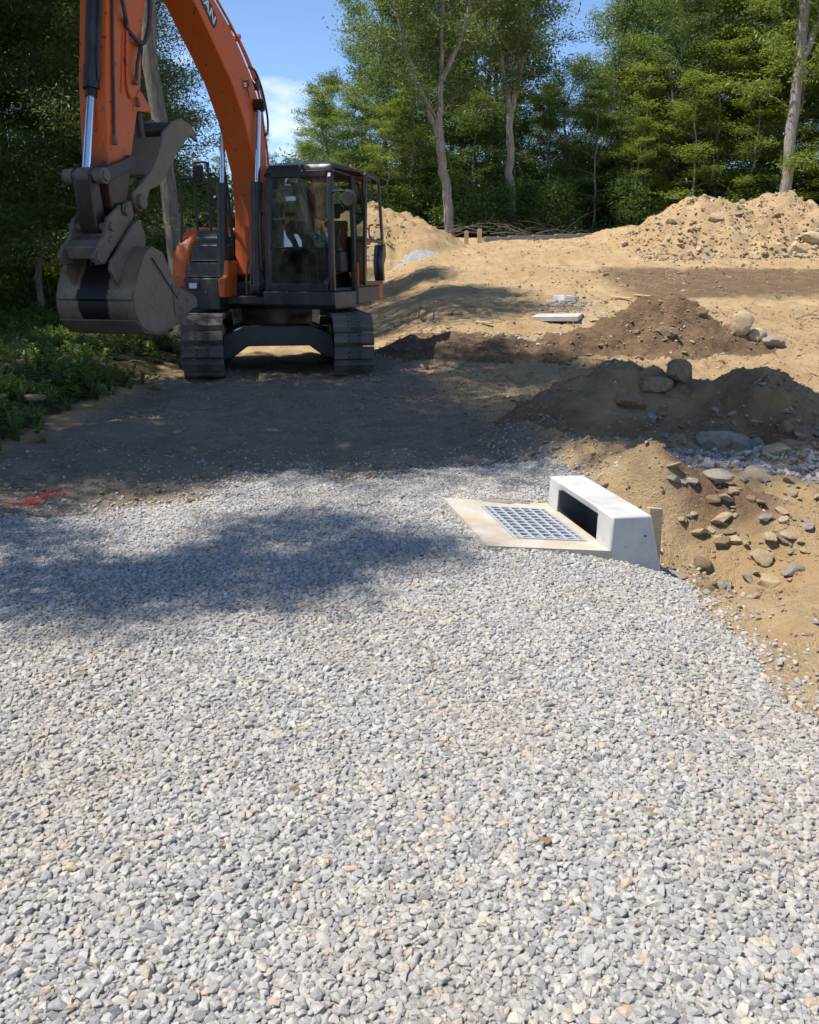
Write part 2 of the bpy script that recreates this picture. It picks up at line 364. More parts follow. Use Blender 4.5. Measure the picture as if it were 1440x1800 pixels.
def leaf_mat(name, dark, light, trans=.42):
    t = NT(name); tone = t.attr('tone'); r = t.n('ShaderNodeObjectInfo').outputs['Random']
    c = t.mix(tone, dark, light); c = t.mix(t.math('MULTIPLY', r, .25), c, tuple(x * .6 for x in dark))
    d = t.bsdf(c, .42, 0, None, .5)
    tl = t.n('ShaderNodeBsdfTranslucent'); t.l(t.mix(.35, c, (.35, .42, .05), 'MIX'), tl.inputs[0])
    m = t.n('ShaderNodeMixShader'); m.inputs[0].default_value = trans; t.l(d.outputs[0], m.inputs[1]); t.l(tl.outputs[0], m.inputs[2]); return t.done(m)
M['leaf'] = leaf_mat('leaf_green', (.075, .140, .034), (.165, .245, .062), .45)
M['leaf_dark'] = leaf_mat('leaf_dark', (.055, .112, .034), (.130, .205, .058), .42)
M['leaf_lime'] = leaf_mat('leaf_lime', (.125, .195, .028), (.235, .305, .055), .5)
M['leaf_olive'] = leaf_mat('leaf_olive', (.088, .140, .042), (.185, .245, .080), .45)
M['grass'] = leaf_mat('grass_blade', (.045, .085, .02), (.13, .17, .05), .35)

# ------------------------------------------------------------------ earth piles (things) and the ground they stand on
PILES = [  # name, label, blobs (x, y, height, radius), topsoil share, resolution, seed
    ('dirt_pile', 'large pale tan dirt pile in front of the forest', [(9.9, 30, 1.75, 3.0), (12.4, 30.3, 1.8, 3.2), (15.2, 30.6, 1.6, 3.2), (11.2, 29, 1.0, 2.4)], .0, .085, 31),
    ('dirt_pile', 'brown dirt pile with weeds on its side, behind the excavator', [(-1.5, 30.5, 1.85, 3.1), (-4.3, 31, 1.7, 3.0), (-.4, 30.2, 1.2, 2.2)], .40, .085, 41),
    ('gravel_pile', 'small low grey gravel pile at the foot of the brown dirt pile', [(-.1, 28.2, .20, .95)], .0, .05, 51),
    ('dirt_pile', 'pointed dark brown topsoil pile with rocks and roots, in full sun', [(4.28, 14.5, .86, 1.25), (3.5, 14.2, .46, .95), (2.75, 13.9, .30, .85), (5.1, 14.2, .36, .85), (3.9, 13.6, .3, .8)], 1.0, .035, 61),
    ('dirt_pile', 'low brown heap of soil and roots beside the excavator', [(.75, 14.2, .22, 1.0), (1.55, 13.7, .22, .85), (-.05, 14.9, .16, .7), (2.1, 13.3, .15, .6)], .85, .04, 71),
    ('dirt_pile', 'rocky dirt pile in tree shade behind the crushed stone trench', [(2.2, 9.0, .61, 1.12), (3.45, 8.75, .54, 1.15), (2.85, 9.05, .47, .95), (4.35, 8.3, .30, 1.0), (1.75, 8.7, .26, .8)], .48, .03, 81),
    ('dirt_pile', 'low tan dirt pile beside the foundation wall', [(8.5, 34.2, .5, 1.9)], .0, .1, 91),
]
def pile_rel(blobs, seed, x, y):
    h = np.full(np.shape(x), -1.0)
    wx = x + .16 * fbm(x, y, 1.3, 3, seed + 1); wy = y + .16 * fbm(x, y, 1.3, 3, seed + 2)
    for bx, by, bh, br in blobs:
        d = np.hypot(wx - bx, wy - by) / br; d = np.sqrt(d * d + .02) - .06
        h = np.maximum(h, bh * (1.02 - d))
    top = max(b[2] for b in blobs)
    bl_ = np.abs(fbm(x, y, 4.5 if top < 1 else 1.6, 4, seed + 9, .55))
    return h + ((.085 * top + .03) * fbm(x, y, 2.6, 5, seed, .52) * 1.5 + (.06 * top + .03) * (bl_ - .16)) * ss(h, -.05, .15)
def pile_h(x, y):
    rel = np.zeros(np.shape(x))
    for _, _, bl, _, _, sd in PILES:
        m = (x > min(q[0] - q[3] for q in bl) - .4) & (x < max(q[0] + q[3] for q in bl) + .4) & (y > min(q[1] - q[3] for q in bl) - .4) & (y < max(q[1] + q[3] for q in bl) + .4)
        if m.any(): rel[m] = np.maximum(rel[m], pile_rel(bl, sd, x[m], y[m]))
    return rel
def surf(x, y):
    x = np.atleast_1d(np.asarray(x, float)); y = np.atleast_1d(np.asarray(y, float))
    return height(x, y) + pile_h(x, y)
def grid_mesh(name, xs, ys, zf, mats, attrs_f=None, keep=None):
    X, Y = np.meshgrid(xs, ys); Z = zf(X, Y); V = np.stack([X, Y, Z], -1).reshape(-1, 3); nx = len(xs); ny = len(ys)
    i = np.arange((ny - 1) * (nx - 1)); a = (i // (nx - 1)) * nx + i % (nx - 1); F = np.stack([a, a + 1, a + nx + 1, a + nx], 1)
    if keep is not None:
        K = keep(X, Y).ravel(); F = F[K[F].any(1)]
        used = np.zeros(len(V), bool); used[F] = True; idx = np.cumsum(used) - 1; V = V[used]; F = idx[F]
    at_ = attrs_f(V[:, 0], V[:, 1]) if attrs_f else None
    return npmesh(name, V, F, mats, True, at_)
def zones(x, y):
    n = fbm(x, y, .8, 3, 77)
    soil = .75 * ss(x, 3.5, 6) * ss(y, 18, 20.5) * (1 - ss(y, 24, 26)) + .9 * np.exp(-((x - 3.6) / 2.0) ** 2 - ((y - 14.0) / 1.1) ** 2) + .75 * np.exp(-((x - 1.0) / 1.4) ** 2 - ((y - 13.8) / .9) ** 2)
    soil = soil + .45 * np.exp(-(segd(x, y, (.9, 7.4), (2.2, 5.6)) / .5) ** 2) + .35 * np.exp(-((x - 2.8) / 2) ** 2 - ((y - 8.6) / 1.2) ** 2)
    soil = soil + .34 * ss(x, 1.0, 1.5) * (1 - ss(y, 6.5, 8.5)) * (.6 + 1.2 * n)
    road = ss(x, -3.9, -2.9) * (1 - ss(x + .18 * (y - 6) + .9 * (1 - ss(y, 5.5, 6.8)), .9, 1.7)) * (1 - ss(y, 13.0, 16.5)) * .95
    duff = ss(-x - .35 * ss(y, 5, 9) + .8 * ss(-y, -7.5, -4.5) + .6 * n, 2.9, 3.7) * (1 - .6 * np.exp(-((x + 3.2) / .8) ** 2 - ((y - 6) / 1.0) ** 2)) + ss(y + 2 * n, 37, 40) 
    m = np.exp(-(segd(x, y, (-2.47, 5.42), (-2.43, 5.66)) / .055) ** 2) + .25 * np.exp(-(segd(x, y, (-2.58, 5.18), (-2.52, 5.4)) / .06) ** 2)
    col = np.stack([np.clip(soil, 0, 1), np.clip(road, 0, 1), np.clip(duff, 0, 1), np.ones_like(x)], -1)
    return {'zone': ('FLOAT_COLOR', 'POINT', col.astype(np.float32)), 'mark': ('FLOAT', 'POINT', np.clip(m, 0, 1).astype(np.float32))}
def axis(segs):
    out = []
    for a, b, n in segs: out.append(np.linspace(a, b, n, endpoint=False))
    return np.concatenate(out + [[segs[-1][1]]])
gx = axis([(-90, -30, 12), (-30, -9, 50), (-9, -4.5, 55), (-4.5, 5.5, 230), (5.5, 10, 70), (10, 20, 70), (20, 40, 50), (40, 110, 16)])
gy = axis([(-25, -4, 20), (-4, 3, 60), (3, 11.5, 200), (11.5, 18, 110), (18, 36, 170), (36, 60, 60), (60, 150, 20)])
ground = link(bpy.data.objects.new('ground', grid_mesh('ground', gx, gy, lambda X, Y: height(X, Y), [M['earth']], zones))); tag(ground, kind='structure')
pile_objs = []
t_ = NT('far_gravel'); pp = t_.pos(); gn_ = t_.noise(26, 5, .7, pp); M['gravel_far'] = t_.done(t_.bsdf(t_.ramp(gn_, .3, .7, (.18, .18, .185), (.42, .415, .40)), .9, 0, t_.bump(gn_, .8, .03), .2))
for nm, lab, bl, soil, res, sd in PILES:
    x0 = min(b[0] - b[3] for b in bl) - .4; x1 = max(b[0] + b[3] for b in bl) + .4; y0 = min(b[1] - b[3] for b in bl) - .4; y1 = max(b[1] + b[3] for b in bl) + .4
    xs = np.arange(x0, x1, res); ys = np.arange(y0, y1, res)
    zf = lambda X, Y: height(X, Y) + np.maximum(pile_rel(bl, sd, X, Y), -.06)
    kp = lambda X, Y: pile_rel(bl, sd, X, Y) > -.05
    def za(x, y):
        n = len(x); c = np.zeros((n, 4), np.float32); c[:, 0] = np.clip(soil + .25 * fbm(x, y, .9, 3, sd + 5), 0, 1); c[:, 3] = 1; return {'zone': ('FLOAT_COLOR', 'POINT', c)}
    o = link(bpy.data.objects.new(nm, grid_mesh(nm, xs, ys, zf, [M['gravel_far'] if nm == 'gravel_pile' else M['earth']], za, kp)))
    tag(o, lab, 'gravel pile' if nm == 'gravel_pile' else 'dirt pile'); pile_objs.append(o)

# ------------------------------------------------------------------ crushed stone bed
def gsd(x, y): return polysd(x, y, GRAVEL) + .16 * fbm(x, y, 2.2, 4, 55)
tb = NT('gravel_bed'); pp = tb.pos(); n1 = tb.noise(55, 4, .7, pp); n2 = tb.noise(1.2, 4, .6, pp)
cbed = tb.mix(tb.ramp(n2, .5, .75), tb.ramp(n1, .3, .7, (.20, .195, .19), (.42, .40, .375)), tb.ramp(n1, .3, .7, (.22, .185, .14), (.42, .35, .26)))
M['bed'] = tb.done(tb.bsdf(cbed, .95, 0, tb.bump(n1, .8, .02), .15))
bed = link(bpy.data.objects.new('gravel_bed', grid_mesh('gravel_bed', np.arange(-8.8, 1.9, .055), np.arange(-3.4, 6.9, .055),
      lambda X, Y: height(X, Y) + .014 * ss(gsd(X, Y), -.04, .06) - .03 * (1 - ss(gsd(X, Y), -.12, -.02)), [M['bed']], None, lambda X, Y: gsd(X, Y) > -.1)))
tag(bed, kind='structure')
def rock_mesh(name, seed, sub=3, dims=(1, 1, .8), planes=14, rough=.06, mat=None, soft=34):
    r = np.random.default_rng(seed); bm = bmesh.new(); bmesh.ops.create_icosphere(bm, subdivisions=sub, radius=1)
    V = np.array([v.co[:] for v in bm.verts]); F = [[v.index for v in f.verts] for f in bm.faces]; bm.free()
    N = r.normal(size=(planes, 3)); N /= np.linalg.norm(N, axis=1)[:, None]; D = r.uniform(.50, .92, planes)
    q = np.maximum(V @ N.T, 0) / D                       # support planes cut the sphere into facets
    rad = 1 / (np.sum(q ** soft, 1) + 1.0 ** soft) ** (1 / soft)
    rad = rad * (1 + rough * 2 * (fbm(V[:, 0] * 1.7 + V[:, 2], V[:, 1] * 1.7 - V[:, 2] * .8, 1.6, 4, seed)))
    V = V * rad[:, None] * np.array(dims)
    me = npmesh(name, V, F, [mat] if mat else [], True); me.set_sharp_from_angle(angle=R(28)); return me
def chip_mesh(name, seed, mat):
    r = np.random.default_rng(seed); bm = bmesh.new(); P = r.normal(size=(22, 3)); P /= np.linalg.norm(P, axis=1)[:, None]
    P = np.sign(P) * np.abs(P) ** .8 * r.uniform(.80, 1.0, (22, 1)) * np.array([1.0, r.uniform(.62, .88), r.uniform(.45, .68)]) * .55
    for p in P: bm.verts.new(p)
    h = bmesh.ops.convex_hull(bm, input=bm.verts)
    bmesh.ops.delete(bm, geom=[v for v in bm.verts if not v.link_faces], context='VERTS')
    me = bpy.data.meshes.new(name); bm.to_mesh(me); bm.free(); me.materials.append(mat); return me
def src_coll(name, meshes):
    c = bpy.data.collections.new(name)
    for i, me in enumerate(meshes): c.objects.link(bpy.data.objects.new('%s_%02d' % (name, i), me))
    return c
def scatter(name, P, ROT, SCL, TONE, IDX, coll, parent=None):
    me = bpy.data.meshes.new(name); P = np.asarray(P, np.float32); n = len(P); me.vertices.add(n); me.vertices.foreach_set('co', P.ravel())
    for an, typ, key, val in (('rot', 'FLOAT_VECTOR', 'vector', ROT), ('scl', 'FLOAT_VECTOR', 'vector', SCL), ('tone', 'FLOAT', 'value', TONE), ('idx', 'INT', 'value', IDX)):
        a = me.attributes.new(an, typ, 'POINT'); a.data.foreach_set(key, np.ascontiguousarray(val, np.int32 if typ == 'INT' else np.float32).ravel())
    o = link(bpy.data.objects.new(name, me), parent)
    g = bpy.data.node_groups.new(name + '_nodes', 'GeometryNodeTree')
    g.interface.new_socket('Geometry', in_out='INPUT', socket_type='NodeSocketGeometry'); g.interface.new_socket('Geometry', in_out='OUTPUT', socket_type='NodeSocketGeometry')
    gi = g.nodes.new('NodeGroupInput'); go = g.nodes.new('NodeGroupOutput'); ip = g.nodes.new('GeometryNodeInstanceOnPoints'); ci = g.nodes.new('GeometryNodeCollectionInfo')
    ci.inputs['Collection'].default_value = coll; ci.inputs['Separate Children'].default_value = True; ci.inputs['Reset Children'].default_value = True
    def na(nm, dt):
        x = g.nodes.new('GeometryNodeInputNamedAttribute'); x.data_type = dt; x.inputs[0].default_value = nm; return x.outputs[0]
    L = g.links.new; L(gi.outputs[0], ip.inputs['Points']); L(ci.outputs[0], ip.inputs['Instance']); ip.inputs['Pick Instance'].default_value = True
    L(na('idx', 'INT'), ip.inputs['Instance Index']); L(na('rot', 'FLOAT_VECTOR'), ip.inputs['Rotation']); L(na('scl', 'FLOAT_VECTOR'), ip.inputs['Scale'])
    L(ip.outputs[0], go.inputs[0]); md = o.modifiers.new('scatter', 'NODES'); md.node_group = g
    return o
NCH = 12
chips = [chip_mesh('stone', 100 + i, M['gravel']) for i in range(NCH)]; chip_coll = src_coll('stone_shape', chips)
def in_inlet(x, y, mu=.0):
    u, v = inlet_uv(x, y)
    return (u > -.72 + mu) & (u < .36) & (v > .0) & (v < 1.06 - mu)
sp = .0123
X, Y = np.meshgrid(np.arange(-5.0, 2.0, sp), np.arange(.6, 7.3, sp)); X = X.ravel(); Y = Y.ravel()
k = (np.abs(X) < .55 * Y + .9); X = X[k]; Y = Y[k]
X = X + rng.uniform(-.5, .5, len(X)) * sp * 1.2; Y = Y + rng.uniform(-.5, .5, len(X)) * sp * 1.2
sd_ = gsd(X, Y); prob = np.where(sd_ > 0, 1.0, np.clip(.55 * np.exp(sd_ / .10), 0, 1) + .05 * np.exp(sd_ / .7) * (X < 1.0))
bare = ss(fbm(X, Y, 1.6, 3, 91), .27, .42); prob = prob * (1 - .25 * bare)
k = (rng.random(len(X)) < prob) & ~in_inlet(X, Y, .015); X = X[k]; Y = Y[k]; sd_ = sd_[k]
n = len(X); S = np.clip(rng.lognormal(math.log(.0148), .32, n), .006, .027)
Z = height(X, Y) + .014 * ss(sd_, -.04, .06) + S * rng.uniform(-.1, .30, n)
P = np.stack([X, Y, Z], 1); ROT = np.stack([rng.normal(0, .30, n), rng.normal(0, .30, n), rng.uniform(0, 6.283, n)], 1)
SCL = S[:, None] * 1.42 * np.stack([np.ones(n), rng.uniform(.8, 1.1, n), rng.uniform(.8, 1.15, n)], 1); TONE = np.clip(rng.beta(1.9, 1.6, n), 0, 1); IDX = rng.integers(0, NCH, n)
# the stones that show largest are single pieces, the rest is one mass
dc = np.sqrt(X ** 2 + Y ** 2 + (CAMH - Z) ** 2); dep = Y * math.cos(PITCH) - (Z - CAMH) * math.sin(PITCH)
upc = Y * math.sin(PITCH) + (Z - CAMH) * math.cos(PITCH); inside = (np.abs(X / dep) < .47) & (-upc / dep < .59)
score = np.where(inside, S / dc, 0); near = np.argsort(-score)[:300]; mk = np.ones(n, bool); mk[near] = False
for i in near:
    o = bpy.data.objects.new('stone', chips[IDX[i]]); o.location = P[i]; o.rotation_euler = ROT[i]; o.scale = SCL[i]; o['tone'] = float(TONE[i]); link(o, bed)
gv = scatter('loose_gravel', P[mk], ROT[mk], SCL[mk], TONE[mk], IDX[mk], chip_coll, bed); tag(gv, kind='stuff')

# loose stones and clods lying on the bare earth
peb_m = [chip_mesh('pebble', 300 + i, M['pebble']) for i in range(8)]; peb_coll = src_coll('pebble_shape', peb_m)
def region(n, x0, x1, y0, y1, wfun, smed, sig, smax):
    x = rng.uniform(x0, x1, n); y = y0 + (y1 - y0) * rng.random(n) ** 1.3; k = rng.random(n) < wfun(x, y); x = x[k]; y = y[k]; m = len(x)
    s_ = np.clip(rng.lognormal(math.log(smed), sig, m), .006, smax); z = surf(x, y) + s_ * rng.uniform(-.1, .3, m)
    return np.stack([x, y, z], 1), s_
def notbed(x, y): return (gsd(x, y) < -.02) & ~in_inlet(x, y, -.03)
sets = [region(30000, .6, 6.5, 2.5, 10.5, lambda x, y: notbed(x, y) * (.25 + .75 * ss(fbm(x, y, 1.5, 3, 61), -.1, .25)) * (np.abs(x) < .6 * y + .6), .016, .55, .09),
        region(16000, -.8, 9, 10, 18, lambda x, y: (.25 + .75 * ss(fbm(x, y, .8, 3, 62), -.1, .3)) * (x < .6 * y), .024, .55, .11),
        region(30000, -3.4, 1.5, 5.5, 14, lambda x, y: notbed(x, y) * (.25 + .75 * ss(fbm(x, y, 1.1, 3, 64), -.1, .3)), .015, .5, .06),
        region(12000, -1, 19, 17, 36, lambda x, y: .25 + .75 * ss(fbm(x, y, .5, 3, 63), -.05, .3), .04, .5, .2),
        region(2600, 7, 16, 26.5, 31, lambda x, y: np.ones_like(x), .07, .5, .3)]
P = np.concatenate([s[0] for s in sets]); S = np.concatenate([s[1] for s in sets]); n = len(P)
pb = scatter('loose_pebbles', P, np.stack([rng.normal(0, .4, n), rng.normal(0, .4, n), rng.uniform(0, 6.28, n)], 1), S[:, None] * np.stack([np.ones(n), rng.uniform(.8, 1.1, n), rng.uniform(.7, 1.0, n)], 1), rng.random(n) * np.where((P[:, 0] < 1.2) & (P[:, 1] < 14), .62, 1.0), rng.integers(0, 8, n), peb_coll)
tag(pb, 'small tan stones and clods strewn over the bare earth', 'pebbles', kind='stuff')
# grey crushed stone in the trench and in a patch beside the topsoil pile
def trench(x, y): return np.exp(-(segd(x, y, (1.75, 7.15), (4.8, 6.5)) / .40) ** 2)
A1, s1 = region(16000, 1.3, 5.0, 5.8, 8.0, lambda x, y: (trench(x, y) > .38 + .3 * fbm(x, y, 2, 3, 66)) * 1.0, .032, .45, .12)
A2, s2 = region(2600, 1.2, 2.6, 13.2, 15.2, lambda x, y: np.exp(-((x - 1.75) / .35) ** 2 - ((y - 14.3) / .5) ** 2), .04, .4, .09)
A3, s3 = region(2600, 2.3, 4.6, 17.5, 19.8, lambda x, y: np.exp(-((x - 3.3) / .55) ** 2 - ((y - 18.6) / .35) ** 2), .04, .4, .08)
P = np.concatenate([A1, A2, A3]); S = np.concatenate([s1, s2, s3]); n = len(P)
ts = scatter('trench_stone', P, np.stack([rng.normal(0, .5, n), rng.normal(0, .5, n), rng.uniform(0, 6.28, n)], 1), S[:, None] * np.ones((1, 3)), np.clip(rng.beta(1.6, 2.4, n), 0, .85), rng.integers(0, NCH, n), chip_coll)
tag(ts, 'coarse grey crushed stone in the trench below the shaded dirt pile', 'crushed stone', kind='stuff')

# ------------------------------------------------------------------ storm drain inlet: concrete apron, steel grate, kerb block, wooden stake
inl = empty('storm_drain_inlet', INLET_O, INLET_A); tag(inl, 'concrete storm drain inlet with steel grate and kerb block set in gravel', 'drain inlet')
TILT = math.atan2(.075, .70)
def tz(u): return -u * math.tan(TILT)                    # the apron falls towards the kerb block
def apron_box(b, u0, u1, v0, v1, top=0.0, th=.14):
    vs = [(u, v, tz(u) + top - d) for u in (u0, u1) for v in (v0, v1) for d in (th, 0)]
    b.add(vs, [(0, 1, 3, 2), (4, 6, 7, 5), (0, 4, 5, 1), (2, 3, 7, 6), (0, 2, 6, 4), (1, 5, 7, 3)])
GU0, GU1, GV0, GV1 = -.505, -.055, .165, .865
b = MB(); apron_box(b, -.71, GU0, 0, 1.04); apron_box(b, GU1, .02, 0, 1.04); apron_box(b, GU0, GU1, 0, GV0); apron_box(b, GU0, GU1, GV1, 1.04)
b.build('apron', M['concrete_dirty'], inl)
b = MB()
for (u0, u1, v0, v1) in ((GU0 + .003, GU0 + .02, GV0, GV1), (GU1 - .02, GU1 - .003, GV0, GV1), (GU0 + .02, GU1 - .02, GV0 + .003, GV0 + .02), (GU0 + .02, GU1 - .02, GV1 - .02, GV1 - .003)):
    apron_box(b, u0, u1, v0, v1, .006, .08)
grate = b.build('grate', M['galv'], inl)
nb = 10
for i in range(nb):
    v = GV0 + .02 + (GV1 - GV0 - .04) * (i + .5) / nb; b = MB(); apron_box(b, GU0 + .02, GU1 - .02, v - .009, v + .009, .004, .045); b.build('cross_bar', M['galv'], grate)
for i in range(6):
    u = GU0 + .02 + (GU1 - GU0 - .04) * (i + .5) / 6; b = MB(); apron_box(b, u - .008, u + .008, GV0 + .02, GV1 - .02, .0065, .040); b.build('bearing_bar', M['galv'], grate)
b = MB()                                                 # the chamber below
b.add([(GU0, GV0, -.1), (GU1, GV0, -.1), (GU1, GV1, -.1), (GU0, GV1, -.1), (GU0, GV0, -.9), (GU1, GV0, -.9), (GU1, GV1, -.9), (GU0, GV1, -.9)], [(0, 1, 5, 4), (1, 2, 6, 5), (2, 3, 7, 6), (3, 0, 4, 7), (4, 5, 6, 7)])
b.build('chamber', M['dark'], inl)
def sect(v, cav):
    TL, TR, BR, BL = (.012, .20), (.25, .195), (.375, -.30), (.0, -.24)
    ca = [(.004, -.03), (.22, -.19), (.20, .10), (.03, .145)] if cav else [(.003, -.02), (.0045, .02), (.006, .06), (.009, .145)]
    return [(p[0], v, p[1]) for p in [BL] + ca + [TL, TR, BR]]
vs_ = [(0, 0), (.20, 0), (.235, 1), (.80, 1), (.83, 0), (1.0, 0)]; b = MB(); V_ = []; F_ = []
for v, c in vs_: V_ += sect(v, c)
for i in range(len(vs_) - 1):
    for j in range(8): F_.append((i * 8 + j, i * 8 + (j + 1) % 8, (i + 1) * 8 + (j + 1) % 8, (i + 1) * 8 + j))
F_ += [list(range(7, -1, -1)), [40 + j for j in range(8)]]
b.add(V_, F_)
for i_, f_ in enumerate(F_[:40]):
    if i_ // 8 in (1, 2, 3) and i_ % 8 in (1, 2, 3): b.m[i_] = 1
M['damp'] = concrete('damp_dark_concrete', (.085, .085, .088), (.05, .05, .05), 5, .6)  # the opening's shade put into the concrete colour of its inner faces
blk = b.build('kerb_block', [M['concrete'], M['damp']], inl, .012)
b = MB(); b.cyl((.19, -.006, -.115), (.19, .03, -.115), .012, 12); b.build('lifting_hole', M['dark'], blk)
b = MB(); b.cyl((.215, -.003, .075), (.215, .02, .075), .006, 8); b.build('air_hole', M['dark'], blk)
stk = MB(); stk.prism([(-.04, -.36), (.05, -.36), (.065, .175), (-.03, .195)], 0, .028)
so = stk.build('wooden_stake', M['wood'], None, .003); so.location = INLET_O + Matrix.Rotation(INLET_A, 3, 'Z') @ Vector((.35, .16, 0)); so.rotation_euler = (0, R(-3), INLET_A + R(10))
tag(so, 'short sawn board stood on end against the kerb block', 'stake')

# ------------------------------------------------------------------ excavator (local x forward, y to the operator's left, z up)
EX_O = (-2.09, 13.8, 0.0); EX_RZ = R(-105.0)
ex = empty('excavator', EX_O, EX_RZ); tag(ex, 'orange crawler excavator with black cab, arm raised and bucket held off the ground', 'excavator')
O_, K_, C_, G_, S_, H_ = M['orange'], M['black'], M['cabgrey'], M['grease'], M['steel'], M['hose']
LC = -.14                                                # centre line of boom and arm
# --- undercarriage, turned against the upper structure
UR = R(24.0)
def upart(b, name, m, bevel=.01, parent=None):
    o = b.build(name, m, ex if parent is None else parent, bevel)
    if parent is None: o.rotation_euler = (0, 0, UR)
    return o
TRK_L, TRK_R, SW = 1.45, .375, .56
shoe = MB()                                              # local: x along the chain, y across, z outwards
shoe.prism([(-.0965, 0), (.0965, 0), (.088, .02), (.064, .074), (-.064, .074), (-.088, .02)], -SW / 2, SW / 2)
for sx in (-.033, .033):
    for sy in (-.075, .075): shoe.cyl((sx, sy, .05), (sx, sy, .0752), .020, 10, 1)
shoe_me = shoe.mesh('track_shoe', [M['track'], M['trackdark']])
def chain_pos(s):
    L = 2 * TRK_L; arc = math.pi * TRK_R; tot = 2 * L + 2 * arc; s %= tot; zc = TRK_R + .065
    if s < L: return TRK_L - s, zc - TRK_R, math.pi      # bottom run, outwards is down
    s -= L
    if s < arc: a = -math.pi / 2 - s / TRK_R; return -TRK_L + TRK_R * math.cos(a), zc + TRK_R * math.sin(a), a - math.pi / 2
    s -= arc
    if s < L: return -TRK_L + s, zc + TRK_R - .02 * math.sin(math.pi * s / L), 0.0
    s -= L; a = math.pi / 2 - s / TRK_R; return TRK_L + TRK_R * math.cos(a), zc + TRK_R * math.sin(a), a - math.pi / 2
TOT = 4 * TRK_L + 2 * math.pi * TRK_R; NS = 43
for sy in (-1, 1):
    b = MB(); b.box((0, 0, .44), (2.3, .30, .34)); b.prism([(-1.5, .36), (1.5, .36), (1.62, .44), (1.5, .52), (-1.5, .52), (-1.62, .44)], -.1, .1)
    tr = upart(b, 'track', K_); tr.location = Matrix.Rotation(UR, 3, 'Z') @ Vector((0, sy * 1.04, 0))
    for xx, rr, nm in ((TRK_L, .33, 'idler'), (-TRK_L, .31, 'sprocket')):
        b = MB(); b.cyl((xx, -.07, .44), (xx, .07, .44), rr, 24); b.cyl((xx, -.15, .44), (xx, .15, .44), .12, 16); upart(b, nm, G_, 0, tr)
    for i in range(6):
        xx = -1.1 + i * .44; b = MB(); b.cyl((xx, -.13, .19), (xx, .13, .19), .095, 14); upart(b, 'track_roller', G_, 0, tr)
    b = MB(); pts = []
    for i in range(72):
        x_, z_, a = chain_pos(TOT * i / 72); pts.append((x_, z_))
    inn = [(x_ * .985, .44 + (z_ - .44) * .86) for x_, z_ in pts]; nP = 72
    for y0, y1 in ((-.11, .11),):
        vs = [(p[0], y, p[1]) for p in pts for y in (y0, y1)] + [(p[0], y, p[1]) for p in inn for y in (y0, y1)]
        fs = []
        for i in range(nP):
            j = (i + 1) % nP; a0, a1, c0, c1 = 2 * i, 2 * j, 2 * nP + 2 * i, 2 * nP + 2 * j
            fs += [(a0, a1, a1 + 1, a0 + 1), (c0, c0 + 1, c1 + 1, c1), (a0, c0, c1, a1), (a0 + 1, a1 + 1, c1 + 1, c0 + 1)]
        b.add(vs, fs)
    upart(b, 'track_chain', G_, 0, tr)
    for i in range(NS):
        x_, z_, a = chain_pos(TOT * (i + (.3 if sy > 0 else .05)) / NS)
        o = bpy.data.objects.new('track_shoe', shoe_me); o.location = (x_, 0, z_); o.rotation_euler = (0, -a, 0); link(o, tr)
        bv = o.modifiers.new('bevel', 'BEVEL'); bv.width = .008; bv.segments = 1; bv.limit_method = 'ANGLE'
b = MB(); arch = [(-.86, .20), (-.80, .56), (-.50, .70), (.50, .70), (.80, .56), (.86, .20), (.70, .22), (.45, .40), (-.45, .40), (-.70, .22)]
for x0, x1 in ((.55, .95), (-.95, -.55)):
    n_ = len(arch); b.add([(x0, p[0], p[1]) for p in arch] + [(x1, p[0], p[1]) for p in arch], [list(range(n_)), list(range(2 * n_ - 1, n_ - 1, -1))] + [(i, i + n_, (i + 1) % n_ + n_, (i + 1) % n_) for i in range(n_)])
b.box((0, 0, .56), (1.2, 1.1, .24)); upart(b, 'car_body', K_, .02)
b = MB(); b.cyl((0, 0, .68), (0, 0, .93), .55, 40); upart(b, 'swing_bearing', G_, 0)
# --- upper deck, counterweight, engine cover
b = MB(); b.prism([(-1.25, .93), (.75, .93), (.95, 1.0), (.95, 1.12), (-1.25, 1.12)], -1.2, .26); b.box((.25, -.14, 1.22), (1.0, .56, .2)); b.build('deck', K_, ex, .015)
b = MB()
cw = []
for i in range(15):
    a = math.pi * (i / 14 - .5); cw.append((-1.05 - .62 * math.cos(a), 1.26 * math.sin(a)))
cw = [(-.78, -1.27)] + cw + [(-.78, 1.27)]; n_ = len(cw)
b.add([(p[0], p[1], .98) for p in cw] + [(p[0] , p[1], 1.9) for p in cw] + [(p[0] * .96, p[1] * .96, 2.0) for p in cw],
      [list(range(n_ - 1, -1, -1)), [2 * n_ + i for i in range(n_)]] + [(r * n_ + i, r * n_ + (i + 1) % n_, (r + 1) * n_ + (i + 1) % n_, (r + 1) * n_ + i) for r in (0, 1) for i in range(n_)])
b.build('counterweight', O_, ex, .03)
b = MB(); b.prism([(-.80, 1.13), (.0, 1.13), (.0, 1.78), (-.15, 2.0), (-.80, 2.02)], -.95, .24); b.build('engine_cover', K_, ex, .03)
b = MB(); cv = [(-.80, .98), (.86, .98), (.90, 1.2), (.86, 1.55), (.74, 1.82), (.52, 2.02), (.25, 2.12), (-.80, 2.12)]
b.prism(cv, -1.30, -1.02); b.build('side_panel', O_, ex, .05)
b = MB(); b.prism([(.0, 1.13), (.62, 1.13), (.62, 1.95), (.45, 2.06), (.0, 2.06)], -1.018, -.40); b.build('fuel_tank', K_, ex, .03)
b = MB(); b.prism([(.0, 2.062), (.40, 2.062), (.36, 2.11), (.0, 2.11)], -1.0, -.46); b.build('tank_lid', M['red'] if False else O_, ex, .01)
